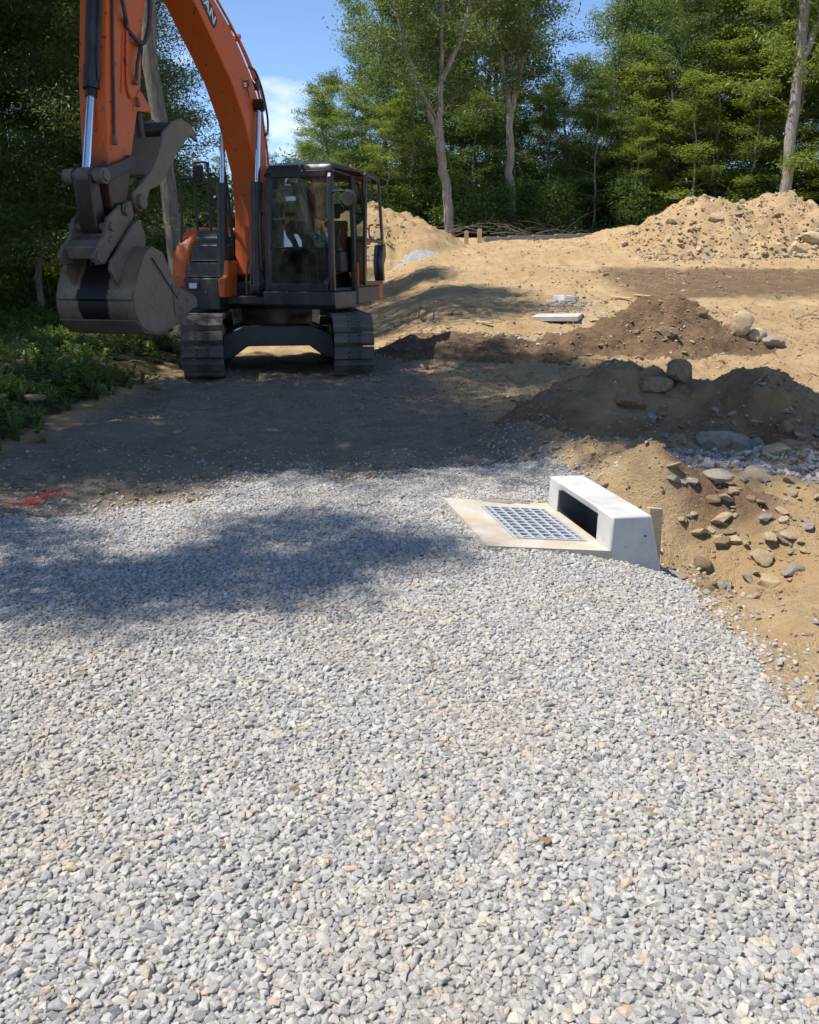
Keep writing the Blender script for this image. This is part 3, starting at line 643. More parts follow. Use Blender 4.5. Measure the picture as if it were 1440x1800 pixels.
# --- tool box with steps at the front right corner
b = MB(); b.prism([(.63, .92), (1.13, .92), (1.15, 1.16), (1.13, 1.375), (1.00, 1.385), (.98, 1.60), (.86, 1.61), (.84, 1.845), (.63, 1.845)], -.97, -.40)
tb_ = b.build('tool_box', K_, ex, .02)
for x_, z_ in ((1.065, 1.388), (.92, 1.614), (.74, 1.85)):
    b = MB(); b.box((x_, -.685, z_ + .006), (.13, .50, .010)); b.build('step', S_, tb_, .003)
b = MB(); b.box((1.145, -.80, 1.265), (.02, .20, .13)); hl = b.build('headlight', M['int'], tb_, .006)
b = MB(); b.box((1.158, -.80, 1.265), (.012, .12, .075)); b.build('lens', M['lamp'], hl, .004)
b = MB(); b.prism([(.70, 1.10), (1.155, 1.10), (1.165, 1.36), (1.02, 1.40), (.99, 1.62), (.70, 1.62)], -.398, -.30); b.build('corner_panel', O_, ex, .02)
for y_, z_ in ((-.92, 1.72), (-.92, 1.5), (-.92, 1.3), (-.5, 1.72), (-.55, 1.5), (-.6, 1.17)):
    b = MB(); b.cyl((.80, y_, z_), (.845 if z_ > 1.6 else 1.0 if z_ > 1.4 else 1.165, y_, z_), .014, 10); b.build('bolt', S_, tb_)
# --- handrails and mirror on the right
def rail(name, pts, r=.019, mat=K_, par=None, n=30): b = MB(); b.tube(bez(pts, n), r, 10); return b.build(name, mat, ex if par is None else par)
rail('handrail', [(.82, -1.22, 1.2), (.62, -1.22, 2.1), (.52, -1.24, 2.74), (.5, -1.22, 2.79), (.5, -1.0, 2.80)], .018)
rail('handrail', [(.5, -1.02, 2.05), (.5, -1.02, 2.9), (.5, -1.0, 3.0), (.5, -.95, 3.02), (.5, -.86, 3.02), (.5, -.80, 3.0), (.5, -.79, 2.92), (.5, -.80, 2.05)])
rail('handrail', [(.45, -.79, 2.84), (.45, -.74, 2.85), (.45, -.70, 2.81), (.45, -.69, 2.6), (.45, -.70, 2.08)])
mr = MB(); mr.box((.54, -.93, 2.86), (.035, .15, .24), (0, R(12), R(38))); mo = mr.build('side_mirror', M['int'], ex, .02); rail('mirror_arm', [(.5, -1.01, 2.78), (.52, -.97, 2.72), (.5, -.90, 2.70), (.5, -.80, 2.73)], .012, K_, mo)
# --- boom
und = [(.42, 1.32), (.66, 1.42), (.66, 1.7), (.60, 2.27), (.645, 2.81), (.78, 3.09), (.98, 3.47), (1.32, 3.90), (2.20, 4.60), (3.30, 5.12), (3.42, 5.22)]
out_ = [(3.34, 5.40), (3.1, 5.42), (2.55, 5.24), (1.70, 4.78), (1.15, 4.46), (.73, 4.12), (.45, 3.78), (.30, 3.28), (.28, 2.95), (.24, 2.3), (.20, 1.7), (.26, 1.42)]
b = MB(); b.prism(und + out_, LC - .205, LC + .205); boom = b.build('boom', O_, ex, .018)
b = MB(); b.cyl((.43, LC - .30, 1.48), (.43, LC + .30, 1.48), .10, 20); b.build('foot_pin', G_, boom)
for s_ in (-1, 1):
    b = MB(); b.prism([(.10, 1.15), (.80, 1.15), (.58, 1.60), (.30, 1.62)], LC + s_ * .215, LC + s_ * .26); b.build('boom_bracket', K_, ex, .01)
def on_side(o, f, z, ang, l): # local x of o along the boom towards its foot, y outwards
    c, s = math.cos(ang), math.sin(ang)
    o.matrix_local = Matrix(((-c, -s, 0, f), (0, 0, 1, l), (-s, c, 0, z), (0, 0, 0, 1)))
DA = R(37.5)
b = MB(); dl = 1.02; dh = .19; q = []
for cx, cy, a0 in ((dl / 2 - .05, dh / 2 - .05, 0), (-dl / 2 + .05, dh / 2 - .05, 90), (-dl / 2 + .05, -dh / 2 + .05, 180), (dl / 2 - .05, -dh / 2 + .05, 270)):
    for kk in range(5): a = R(a0 + kk * 22.5); q.append((cx + .05 * math.cos(a), cy + .05 * math.sin(a)))
n_ = len(q); b.add([(p[0], p[1], .003) for p in q] + [(p[0], p[1], 0) for p in q], [list(range(n_)), list(range(2 * n_ - 1, n_ - 1, -1))] + [(i, n_ + i, n_ + (i + 1) % n_, (i + 1) % n_) for i in range(n_)])
dec = b.build('maker_plate', M['decal'], boom); on_side(dec, 2.10, 4.80, DA, LC + .2065)
cu = bpy.data.curves.new('lettering', 'FONT'); cu.body = 'DOOSAN'; cu.size = .215; cu.align_x = 'CENTER'; cu.align_y = 'CENTER'; cu.extrude = .0015; cu.offset = .004; cu.space_character = 1.02
to = bpy.data.objects.new('lettering_tmp', cu); sc.collection.objects.link(to)
dg = bpy.context.evaluated_depsgraph_get(); tm = bpy.data.meshes.new_from_object(to.evaluated_get(dg)); bpy.data.objects.remove(to); tm.materials.clear(); tm.materials.append(M['white'])
tx = bpy.data.objects.new('lettering', tm); link(tx, dec); tx.location = (0, 0, .0045); tx.scale = (1.02, .80, 1)
# work light on the boom
b = MB(); b.box((.93, LC + .235, 3.94), (.10, .05, .085), (0, R(20), 0)); wl = b.build('work_light', K_, boom, .012)
b = MB(); b.box((.978, LC + .235, 3.925), (.012, .04, .06), (0, R(20), 0)); b.build('lens', M['lamp'], wl, .004)
rail('light_bracket', [(.90, LC + .225, 3.90), (.88, LC + .24, 3.82), (.84, LC + .225, 3.79)], .009, K_, boom)
# hoses along the back of the boom
for k_, (dy, off) in enumerate(((.03, .05), (.10, .055), (.165, .045), (-.06, .05))):
    pts = [(.10, LC + dy, 2.2), (.16, LC + dy, 3.1), (.26, LC + dy, 3.5), (.40 - off, LC + dy, 3.86), (.68 - off, LC + dy, 4.20), (1.12 - off * .7, LC + dy, 4.53 + off * .6), (1.68, LC + dy, 4.84 + off), (2.5, LC + dy, 5.30 + off), (3.0, LC + dy, 5.50)]
    rail('hose' if k_ % 2 else 'hydraulic_pipe', pts, .017, H_ if k_ % 2 else O_, boom, 60)
rail('hose', [(.70, LC + .17, 4.2), (.56, LC + .2, 4.18), (.38, LC + .215, 3.98), (.24, LC + .22, 3.66), (.20, LC + .2, 3.45), (.27, LC + .19, 3.38)], .016, M['hose'], boom, 40)
rail('hose', [(1.2, LC + .14, 4.60), (.95, LC + .16, 4.50), (.62, LC + .18, 4.22), (.36, LC + .2, 3.9), (.30, LC + .2, 3.7)], .015, O_, boom, 40)
b = MB(); b.box((.50, LC + .12, 4.02), (.12, .2, .12), (0, R(-40), 0)); b.build('hose_clamp', K_, boom, .01)
b = MB(); b.box((1.0, LC + .1, 4.50), (.05, .22, .09), (0, R(-35), 0)); b.build('hose_clamp', O_, boom, .01)
# boom cylinders either side
b = MB(); b.cyl((.63, LC - .36, 3.72), (.63, LC + .36, 3.72), .055, 16); b.build('knee_pin', G_, boom)
for s_ in (-1, 1):
    y_ = LC + s_ * .275; b = MB(); b.cyl((.98, y_, 1.22), (.83, y_, 2.62), .075, 20); b.cyl((.834, y_, 2.56), (.822, y_, 2.68), .085, 20); b.cyl((.98, y_ - .06, 1.22), (.98, y_ + .06, 1.22), .085, 16)
    bc = b.build('boom_cylinder', K_, ex); b = MB(); b.cyl((.83, y_, 2.6), (.64, y_, 3.68), .036, 16); b.build('rod', M['chrome'], bc)
    b = MB(); b.cyl((.63, y_ - .055, 3.72), (.63, y_ + .055, 3.72), .085, 18); b.build('rod_eye', G_, bc)
rail('hose', [(.90, LC - .36, 2.5), (.72, LC - .34, 2.35), (.62, LC - .33, 1.9), (.70, LC - .3, 1.5)], .022, H_)
rail('hose', [(.75, LC - .30, 3.2), (.62, LC - .29, 2.6), (.58, LC - .28, 2.1), (.60, LC - .26, 1.6)], .02, H_)
rail('hose', [(.45, LC - .27, 2.1), (.55, LC - .36, 2.35), (.68, LC - .40, 2.25), (.66, LC - .38, 1.9)], .026, H_)
for k_ in range(4): rail('hydraulic_pipe', [(.88, -.08 + .07 * k_ + (.1 if k_ > 1 else 0), 1.14), (.88, -.08 + .07 * k_ + (.1 if k_ > 1 else 0), 1.32), (.84, -.06 + .07 * k_ + (.1 if k_ > 1 else 0), 1.62)], .014, S_)
# --- arm
arm_p = [(3.36, 5.35), (3.16, 5.05), (3.22, 4.6), (3.29, 4.36), (3.41, 4.02), (3.53, 3.42), (3.70, 3.01), (3.84, 2.66), (3.93, 2.35), (4.02, 2.12), (4.16, 2.07), (4.28, 2.14), (4.31, 2.35), (4.27, 2.56), (4.25, 2.78), (4.19, 3.39), (4.04, 4.16), (3.86, 4.9), (3.74, 5.6), (3.55, 5.72)]
b = MB(); b.prism(arm_p, LC - .165, LC + .165); arm = b.build('arm', M['arm'], ex, .014)
b = MB(); b.prism([(3.57, 3.42), (3.36, 3.24), (3.36, 3.20), (3.74, 3.17), (3.66, 3.3)], LC + .12, LC + .175); b.build('thumb_stop', O_, arm, .006)
b = MB(); b.cyl((3.33, LC - .24, 5.2), (3.33, LC + .24, 5.2), .085, 18); b.build('arm_pin', G_, arm)
b = MB(); b.box((3.87, LC + .17, 3.62), (.018, .02, .62), (0, R(-12), 0)); b.build('pipe_guard', O_, arm, .004)
rail('hydraulic_pipe', [(3.93, LC + .185, 4.5), (4.02, LC + .185, 3.9), (4.10, LC + .185, 3.3), (4.16, LC + .185, 2.85)], .015, G_, arm)
rail('hydraulic_pipe', [(3.74, LC + .182, 3.95), (3.79, LC + .182, 3.7), (3.82, LC + .182, 3.4), (3.77, LC + .185, 3.28)], .016, O_, arm)
rail('hose', [(3.74, LC + .19, 3.96), (3.62, LC + .24, 3.86), (3.45, LC + .22, 3.92), (3.30, LC + .2, 4.15), (3.22, LC + .19, 4.5)], .024, H_, arm)
rail('hose', [(3.76, LC + .19, 3.98), (3.84, LC + .23, 4.12), (3.84, LC + .2, 4.3), (3.78, LC + .19, 4.6)], .022, H_, arm)
rail('hose', [(3.66, LC + .20, 3.48), (3.66, LC + .22, 3.62), (3.60, LC + .23, 3.78), (3.52, LC + .2, 3.86), (3.42, LC + .14, 3.82), (3.38, LC + .05, 3.68)], .018, H_, arm)
for f_, z_ in ((3.755, 3.99), (3.665, 3.46), (3.66, 3.24), (4.165, 2.79)):
    b = MB(); b.cyl((f_, LC + .16, z_), (f_, LC + .215, z_), .028, 8); b.box((f_, LC + .195, z_ + .035), (.03, .03, .07)); b.build('hose_fitting', S_, arm, .004)
b = MB(); b.cyl((3.9, LC - .2, 2.62), (3.9, LC + .21, 2.62), .075, 18); b.build('link_boss', G_, arm)
b = MB(); b.cyl((4.15, LC - .24, 2.12), (4.15, LC + .24, 2.12), .07, 18); b.build('bucket_pin', G_, arm)
# bucket cylinder in front of the arm
b = MB(); b.cyl((3.85, LC + .0, 5.0), (4.20, LC + .0, 3.36), .078, 24); b.cyl((4.165, LC, 3.52), (4.215, LC, 3.30), .09, 24); b.cyl((4.21, LC, 3.31), (4.235, LC, 3.22), .06, 20)
bc = b.build('bucket_cylinder', K_, ex); b = MB(); b.cyl((4.22, LC, 3.28), (4.44, LC, 2.5), .045, 20); b.build('rod', M['chrome'], bc)
rail('hydraulic_pipe', [(4.00, LC + .10, 4.7), (4.09, LC + .105, 4.1), (4.20, LC + .105, 3.6), (4.22, LC + .10, 3.38)], .014, K_, bc)
b = MB(); b.cyl((4.46, LC - .26, 2.43), (4.46, LC + .26, 2.43), .055, 20)
for s_ in (-1, 1): b.cyl((4.46, LC + s_ * .13, 2.43), (4.46, LC + s_ * .235, 2.43), .08, 20)
b.cyl((4.46, LC - .075, 2.43), (4.46, LC + .075, 2.43), .09, 20); lk = b.build('link_pin', S_, ex, .006)
for s_ in (-1, 1):
    b = MB(); b.prism([(3.86, 2.70), (3.84, 2.58), (4.44, 2.36), (4.50, 2.38), (4.50, 2.48), (4.44, 2.51)], LC + s_ * .185, LC + s_ * .222); b.build('side_link', G_, ex, .006)
b = MB(); b.prism([(4.40, 2.46), (4.54, 2.44), (4.52, 1.95), (4.46, 1.86), (4.37, 1.87), (4.33, 1.97)], LC - .11, LC + .11); b.build('push_link', G_, ex, .02)
# --- quick coupler
cp = [(4.00, 2.22), (4.22, 2.16), (4.47, 2.01), (4.56, 1.83), (4.74, 1.68), (4.78, 1.62), (4.72, 1.54), (4.58, 1.55), (4.47, 1.66), (4.10, 1.94), (3.97, 2.06)]
b = MB()
for s_ in (-1, 1): b.prism(cp, LC + s_ * .18, LC + s_ * .225)
b.prism([(4.48, 1.60), (4.66, 1.60), (4.70, 1.72), (4.55, 1.80)], LC - .18, LC + .18); b.prism([(4.30, 1.75), (4.42, 1.66), (4.52, 1.72), (4.40, 1.84)], LC - .18, LC + .18)
cpl = b.build('quick_coupler', S_, ex, .01)
for f_, z_ in ((4.43, 1.93), (4.13, 2.10)):
    b = MB(); b.cyl((f_, LC - .26, z_), (f_, LC + .255, z_), .045, 16); b.build('coupler_pin', S_, cpl, .004)
b = MB(); b.box((4.46, LC + .23, 1.80), (.07, .012, .05), (0, R(35), 0)); b.build('lug', S_, cpl, .003)
b = MB(); b.cyl((4.69, LC + .15, 1.62), (4.69, LC + .25, 1.62), .06, 16); b.build('hook_boss', S_, cpl, .006)
# --- bucket
tbk = NT('bucket_steel'); c = tbk.coord(); n1 = tbk.noise(2.6, 6, .65, c); n2 = tbk.noise(24, 5, .65, c); n3 = tbk.noise(3.4, 4, .6, c)
sx_ = tbk.n('ShaderNodeSeparateXYZ'); tbk.l(c, sx_.inputs[0])
k_ = tbk.mix(tbk.ramp(n1, .35, .68), (.12, .102, .082), (.29, .215, .14)); k_ = tbk.mix(tbk.math('MULTIPLY', tbk.ramp(n2, .55, .72), .6), k_, (.055, .048, .042))
d_ = tbk.math('ABSOLUTE', tbk.math('ADD', sx_.outputs[1], -LC + .03)); d_ = tbk.math('ADD', d_, tbk.math('MULTIPLY', tbk.math('SUBTRACT', n3, .5), .16))
k_ = tbk.mix(tbk.ramp(d_, .165, .195, (1, 1, 1), (0, 0, 0)), k_, (.010, .0095, .009))
M['bucket'] = tbk.done(tbk.bsdf(k_, .5, .3, tbk.bump(n2, .25, .01)))
BL_, BR_ = LC - .465, LC + .465
shell = [(4.10, 1.74), (4.25, 1.63), (4.42, 1.40), (4.51, 1.18), (4.47, .98), (4.33, .85), (4.02, .82), (3.70, .88)]
sh = [Vector((p[0], 0, p[1])) for p in shell]; sm = [(p.x, p.z) for p in bez([(p[0], 0, p[1]) for p in shell], 35)]
inner = [(p[0] * .988 + 4.0 * .012 - .012, p[1] * .988 + 1.3 * .012) for p in sm]
b = MB(); b.prism(sm + inner[::-1], BL_, BR_); bk = b.build('bucket', M['bucket'], ex, .004, 50)
M['bside'] = paint('bucket_side', (.16, .127, .09), .55, .8, (.26, .20, .135), metal=.1)
for y0, y1 in ((BL_ - .022, BL_ - .001), (BR_ + .001, BR_ + .022)):
    b = MB(); b.prism(sm + [(3.60, 1.0), (3.60, 1.26), (3.70, 1.42), (3.88, 1.68)], y0, y1); sp_ = b.build('side_plate', M['bside'], bk, .005)
for s_, yy in ((-1, BL_ - .036), (1, BR_ + .022)):
    b = MB(); b.prism([(3.74, 1.34), (3.57, 1.29), (3.25, 1.20), (3.19, 1.14), (3.19, 1.07), (3.60, .97), (3.72, .98)], yy, yy + .014); sc_ = b.build('side_cutter', S_, bk, .004)
    for f_, z_ in ((3.62, 1.22), (3.60, 1.06), (3.42, 1.14)):
        b = MB(); b.cyl((f_, yy - .008, z_), (f_, yy + .022, z_), .018, 8); b.build('bolt', S_, sc_)
    b = MB(); b.tube([(4.14, yy + (.016 if s_ > 0 else -.002), 1.62), (3.64, yy + (.016 if s_ > 0 else -.002), 1.16)], .007, 6); b.build('weld_seam', G_, bk)
b = MB()
for a, r_ in (((4.12, 1.29), .055), ((4.16, 1.16), .06)):
    b.tube([(a[0] + r_ * math.cos(t), BR_ + .022, a[1] + 1.25 * r_ * math.sin(t)) for t in np.linspace(.6, 5.6, 16)], .006, 6)
b.build('weld_mark', M['bside'], bk)
b = MB(); b.prism([(3.75, .845), (4.03, .785), (4.35, .82), (4.50, .96), (4.485, .975), (4.335, .848), (4.02, .818), (3.72, .872)], BL_ - .01, BR_ + .01); b.build('wear_plate', S_, bk, .004)
b = MB(); b.prism([(4.52, 1.17), (4.535, 1.19), (4.50, 1.29), (4.485, 1.285)], BL_ + .01, BR_ - .01); b.build('wear_strip', M['bucket'], bk)
for i in range(5):
    yy = BL_ + .06 + i * (BR_ - BL_ - .12) / 4; b = MB(); b.prism([(3.82, .84), (3.76, .94), (3.45, 1.0), (3.28, .985), (3.5, .88)], yy - .04, yy + .04); b.build('tooth', S_, bk, .006)
ear = [(3.97, 2.03), (4.10, 1.96), (4.30, 1.80), (4.46, 1.66), (4.58, 1.58), (4.60, 1.48), (4.48, 1.33), (4.30, 1.58), (4.14, 1.70), (3.90, 1.70), (3.86, 1.85)]
for s_ in (-1, 1):
    b = MB(); b.prism(ear, LC + s_ * .25, LC + s_ * .285); b.build('ear', S_, bk, .006)
b = MB(); b.box((4.30, BL_ + .10, 1.585), (.004, .045, .05), (0, R(-37), 0)); b.build('sticker', M['white'], bk)
# --- thumb folded back behind the arm
tp = [(3.93, 2.30), (3.70, 2.44), (3.52, 2.56), (3.32, 2.78), (3.18, 3.02), (2.96, 3.17), (2.75, 3.235), (2.50, 3.19), (2.36, 3.02), (2.56, 3.07), (2.76, 2.94), (2.94, 2.80), (3.14, 2.60), (3.34, 2.44), (3.58, 2.36), (3.68, 2.20), (3.78, 2.12), (3.88, 2.14)]
b = MB(); 
b.prism(tp, LC + .17, LC + .21); b.prism([(p[0], p[1]) for p in tp], LC - .21, LC - .17); b.prism([(3.5, 2.50), (3.30, 2.72), (3.16, 2.95), (3.20, 2.98), (3.34, 2.75), (3.54, 2.54)], LC - .17, LC + .17)
th = b.build('thumb', M['bside'], ex, .008)
b = MB(); b.cyl((2.98, LC - .17, 3.08), (2.98, LC + .17, 3.08), .085, 20); b.build('cross_tube', K_, th)
b = MB(); b.cyl((3.82, LC - .25, 2.22), (3.82, LC + .27, 2.22), .08, 18); b.build('pivot_pin', S_, th, .008)
b = MB(); b.cyl((3.46, LC, 3.75), (3.32, LC, 2.95), .05, 16); b.build('thumb_cylinder', K_, ex)
# --- cab
cab = empty('cab'); cab.parent = ex
CY0, CY1, CF, CB, CZ0, CZ1 = .29, 1.36, 1.06, -.72, 1.19, 2.90
def cpart(b, name, m, bevel=.015): return b.build(name, m, cab, bevel)
b = MB(); b.prism([(-.75, .94), (1.0, .94), (1.08, 1.0), (1.08, 1.19), (-.75, 1.19)], CY0 - .02, CY1 - .02); cpart(b, 'cab_base', K_)
b = MB(); b.prism([(.10, .99), (1.0, .965), (1.06, 1.0), (1.06, 1.18), (.10, 1.18)], CY1 - .018, CY1 + .0); cpart(b, 'sill_panel', S_, .01)
b = MB(); b.prism([(-.95, 1.02), (.08, .98), (.06, 1.24), (-.95, 1.24)], CY1 - .25, CY1 + .03); cpart(b, 'skirt_panel', S_, .02)
b = MB(); b.prism([(-1.22, 1.04), (-.955, 1.02), (-.955, 1.26), (-1.18, 1.26)], CY1 - .25, CY1 + .035); cpart(b, 'skirt_corner', O_, .02)
def pillar(name, pts, wx, wy, mat=C_):
    b = MB(); vs = []
    for p in pts: vs += [(p[0] - wx / 2, p[1] - wy / 2, p[2]), (p[0] + wx / 2, p[1] - wy / 2, p[2]), (p[0] + wx / 2, p[1] + wy / 2, p[2]), (p[0] - wx / 2, p[1] + wy / 2, p[2])]
    k2 = len(pts); fs = [(3, 2, 1, 0), tuple(4 * (k2 - 1) + i for i in range(4))] + [(4 * i + j, 4 * i + (j + 1) % 4, 4 * i + 4 + (j + 1) % 4, 4 * i + 4 + j) for i in range(k2 - 1) for j in range(4)]
    b.add(vs, fs); return cpart(b, name, mat, .022)
pillar('pillar', [(CF - .04, CY0 + .06, CZ0), (CF - .03, CY0 + .06, 1.8), (CF - .10, CY0 + .09, 2.72), (CF - .2, CY0 + .11, 2.84)], .10, .10)
pillar('pillar', [(CF - .04, CY1 - .05, CZ0), (CF - .03, CY1 - .05, 1.8), (CF - .10, CY1 - .07, 2.72), (CF - .2, CY1 - .09, 2.84)], .10, .085)
pillar('pillar', [(.04, CY1 - .05, CZ0), (.04, CY1 - .05, 2.0), (.02, CY1 - .08, 2.82)], .11, .08)
pillar('pillar', [(CB + .05, CY1 - .05, CZ0), (CB + .03, CY1 - .05, 2.0), (CB + .08, CY1 - .09, 2.82)], .10, .09)
pillar('pillar', [(CB + .05, CY0 + .06, CZ0), (CB + .03, CY0 + .06, 2.0), (CB + .08, CY0 + .10, 2.82)], .10, .09)
b = MB(); b.box((CF - .035, (CY0 + CY1) / 2, 1.245), (.09, CY1 - CY0 - .2, .11)); b.box((CF - .02, (CY0 + CY1) / 2, 1.785), (.05, CY1 - CY0 - .2, .022)); b.box((CF - .12, (CY0 + CY1) / 2, 2.765), (.10, CY1 - CY0 - .26, .09)); cpart(b, 'front_frame', C_, .01)
b = MB(); rows = []
for (f_, z_, inset) in ((CF - .10, 2.79, .055), (CF - .16, 2.87, .09), (CF - .30, 2.915, .16), (-.40, 2.955, .16), (CB + .06, 2.93, .12), (CB + .0, 2.82, .07)):
    rows.append([(f_, CY0 + inset * .6, z_ - .05), (f_, CY0 + inset, z_), (f_, CY1 - inset, z_), (f_, CY1 - inset * .6, z_ - .05)])
vs = [p for r_ in rows for p in r_] + [(p[0], p[1], 2.74) for r_ in (rows[0], rows[-1]) for p in (r_[0], r_[3])]
fs = [(4 * i + j, 4 * i + 4 + j, 4 * i + 5 + j, 4 * i + 1 + j) for i in range(len(rows) - 1) for j in range(3)]
b.add(vs, fs); ro = cpart(b, 'roof', C_, 0); sd2 = ro.modifiers.new('thick', 'SOLIDIFY'); sd2.thickness = .05; sd2.offset = 0
b = MB(); b.box((.2, (CY0 + CY1) / 2, 2.83), (1.5, CY1 - CY0 - .22, .02)); cpart(b, 'headliner', M['int'], 0)
b = MB(); b.box((.62, .55, 2.905), (.012, .10, .05), (0, R(-62), 0)); b.build('sticker', M['white'], ro)
b = MB(); b.prism([(CB + .2, 2.93), (-.1, 2.965), (-.1, 2.93), (CB + .2, 2.89)], CY1 - .22, CY1 - .10); b.build('roof_edge', O_, ro, .01)
def pane(name, vs, th=.006):
    b = MB(); n_ = len(vs); V = [Vector(v) for v in vs]; nn = (V[1] - V[0]).cross(V[2] - V[0]).normalized() * th
    b.add(V + [v + nn for v in V], [list(range(n_ - 1, -1, -1)), [n_ + i for i in range(n_)]] + [(i, (i + 1) % n_, n_ + (i + 1) % n_, n_ + i) for i in range(n_)]); return cpart(b, name, M['glass'], 0)
pane('windshield', [(CF - .02, CY0 + .10, 1.80), (CF - .02, CY1 - .09, 1.80), (CF - .10, CY1 - .11, 2.73), (CF - .10, CY0 + .13, 2.73)])
pane('lower_windshield', [(CF - .03, CY0 + .10, 1.30), (CF - .03, CY1 - .09, 1.30), (CF - .02, CY1 - .09, 1.775), (CF - .02, CY0 + .10, 1.775)])
pane('side_window', [(CF - .12, CY0 + .04, 1.30), (CB + .1, CY0 + .04, 1.30), (CB + .1, CY0 + .08, 2.75), (CF - .18, CY0 + .08, 2.75)])
pane('rear_window', [(CB + .02, CY1 - .1, 1.95), (CB + .02, CY0 + .1, 1.95), (CB + .06, CY0 + .14, 2.75), (CB + .06, CY1 - .14, 2.75)])
b = MB(); b.box((CB + .03, (CY0 + CY1) / 2, 1.57), (.05, CY1 - CY0 - .2, .74)); cpart(b, 'rear_panel', M['int'], .01)
b = MB(); b.box((-.34, CY1 - .05, 1.60), (.66, .04, .76)); cpart(b, 'rear_side_panel', C_, .01)
pane('rear_side_window', [(-.03, CY1 - .05, 2.0), (CB + .08, CY1 - .05, 2.0), (CB + .1, CY1 - .09, 2.75), (-.03, CY1 - .09, 2.75)])
# open door, swung back and latched along the side
dr = empty('door'); dr.parent = cab
def dpart(b, name, m, bevel=.01): return b.build(name, m, dr, bevel)
DY = CY1 + .055; fr_o = [(-.02, 1.30), (-.06, 1.26), (-.95, 1.26), (-1.0, 1.32), (-1.03, 2.0), (-.84, 2.84), (-.78, 2.88), (-.20, 2.90), (-.14, 2.86)]
cxm = sum(p[0] for p in fr_o) / 9; czm = sum(p[1] for p in fr_o) / 9
fr_i = [(cxm + (p[0] - cxm) * .84, czm + (p[1] - czm) * .925) for p in fr_o]; n_ = 9
b = MB()
b.add([(p[0], DY, p[1]) for p in fr_o] + [(p[0], DY, p[1]) for p in fr_i] + [(p[0], DY + .045, p[1]) for p in fr_o] + [(p[0], DY + .045, p[1]) for p in fr_i],
      [(i, (i + 1) % n_, n_ + (i + 1) % n_, n_ + i) for i in range(n_)] + [(2 * n_ + i, 3 * n_ + i, 3 * n_ + (i + 1) % n_, 2 * n_ + (i + 1) % n_) for i in range(n_)] +
      [(i, 2 * n_ + i, 2 * n_ + (i + 1) % n_, (i + 1) % n_) for i in range(n_)] + [(n_ + i, n_ + (i + 1) % n_, 3 * n_ + (i + 1) % n_, 3 * n_ + i) for i in range(n_)])
b.box((cxm, DY + .022, 1.92), (.80, .04, .05)); dpart(b, 'door_frame', C_, .008)
b = MB(); b.add([(p[0], DY + .02, p[1]) for p in fr_i] + [(p[0], DY + .026, p[1]) for p in fr_i], [list(range(n_)), list(range(2 * n_ - 1, n_ - 1, -1))]); dpart(b, 'door_glass', M['glass'], 0)
b = MB(); b.prism([(-.90, 1.32), (-.80, 1.32), (-.72, 1.6), (-.80, 1.86), (-.96, 1.88), (-.98, 1.7), (-.86, 1.55)], DY + .03, DY + .10); dpart(b, 'lock_panel', C_, .015)
b = MB(); b.tube(bez([(-.62, DY + .05, 1.95), (-.63, DY + .12, 1.97), (-.62, DY + .12, 2.14), (-.60, DY + .05, 2.16)], 18), .012, 8); dpart(b, 'grab_handle', K_, 0)
b = MB(); b.box((.02, CY1 - .01, 1.42), (.05, .05, .34)); cpart(b, 'door_post_cover', O_, .008)
# inside
b = MB(); b.box((-.12, .84, 1.50), (.52, .50, .16)); seat = cpart(b, 'seat', M['seat'], .05)
b = MB(); b.prism([(-.36, 1.55), (-.26, 1.55), (-.38, 2.22), (-.48, 2.22)], .62, 1.06); b.build('backrest', M['seat'], seat, .04)
b = MB(); b.prism([(-.42, 2.25), (-.33, 2.25), (-.37, 2.47), (-.46, 2.47)], .73, .95); b.build('headrest', M['int'], seat, .03)
b = MB(); b.box((-.10, .84, 1.33), (.36, .36, .24)); b.build('seat_base', M['int'], seat, .02)
for y_ in (.53, 1.15):
    b = MB(); b.box((.06, y_, 1.60), (.50, .12, .30)); b.box((.30, y_, 1.78), (.12, .10, .06)); cs = cpart(b, 'console', M['int'], .025)
    b = MB(); b.tube(bez([(.28, y_, 1.8), (.30, y_, 1.9), (.27, y_, 2.0)], 8), [.018] * 9, 8); b.box((.27, y_, 2.02), (.05, .055, .09)); b.build('joystick', M['int'], cs, .012)
for y_ in (.74, .92):
    b = MB(); b.tube([(.55, y_, 1.22), (.62, y_, 1.55), (.56, y_, 1.85)], .013, 8); b.box((.62, y_, 1.30), (.2, .10, .02), (0, R(-25), 0)); cpart(b, 'travel_lever', M['int'], 0)
b = MB(); b.box((.2, .83, 1.215), (1.6, .9, .03)); cpart(b, 'floor', M['int'], 0)
b = MB(); b.cyl((-.05, .42, 1.9), (-.05, .42, 2.2), .05, 10); b.box((.72, .44, 1.95), (.05, .14, .2)); cpart(b, 'monitor', M['int'], .01)
rail('wiper', [(CF - .01, .86, 2.72), (CF + .0, .90, 2.55), (CF + .015, .98, 2.40), (CF + .02, 1.02, 2.28)], .010, M['int'], cab, 12)
rail('mirror_arm', [(CF - .06, CY1 - .02, 2.50), (CF + .02, CY1 + .02, 2.515), (CF + .06, CY1 + .18, 2.52), (CF + .05, CY1 + .26, 2.48)], .013, K_, cab, 16)
b = MB(); b.tube([(CF + .02, CY1 + .24, 2.42), (CF + .045, CY1 + .24, 2.42), (CF + .075, CY1 + .24, 2.42)], [.115, .12, .09], 24); mo = cpart(b, 'mirror', M['int'], 0)
b = MB(); b.cyl((CF + .016, CY1 + .24, 2.42), (CF + .019, CY1 + .24, 2.42), .105, 24); b.build('mirror_glass', M['mirror'], mo)
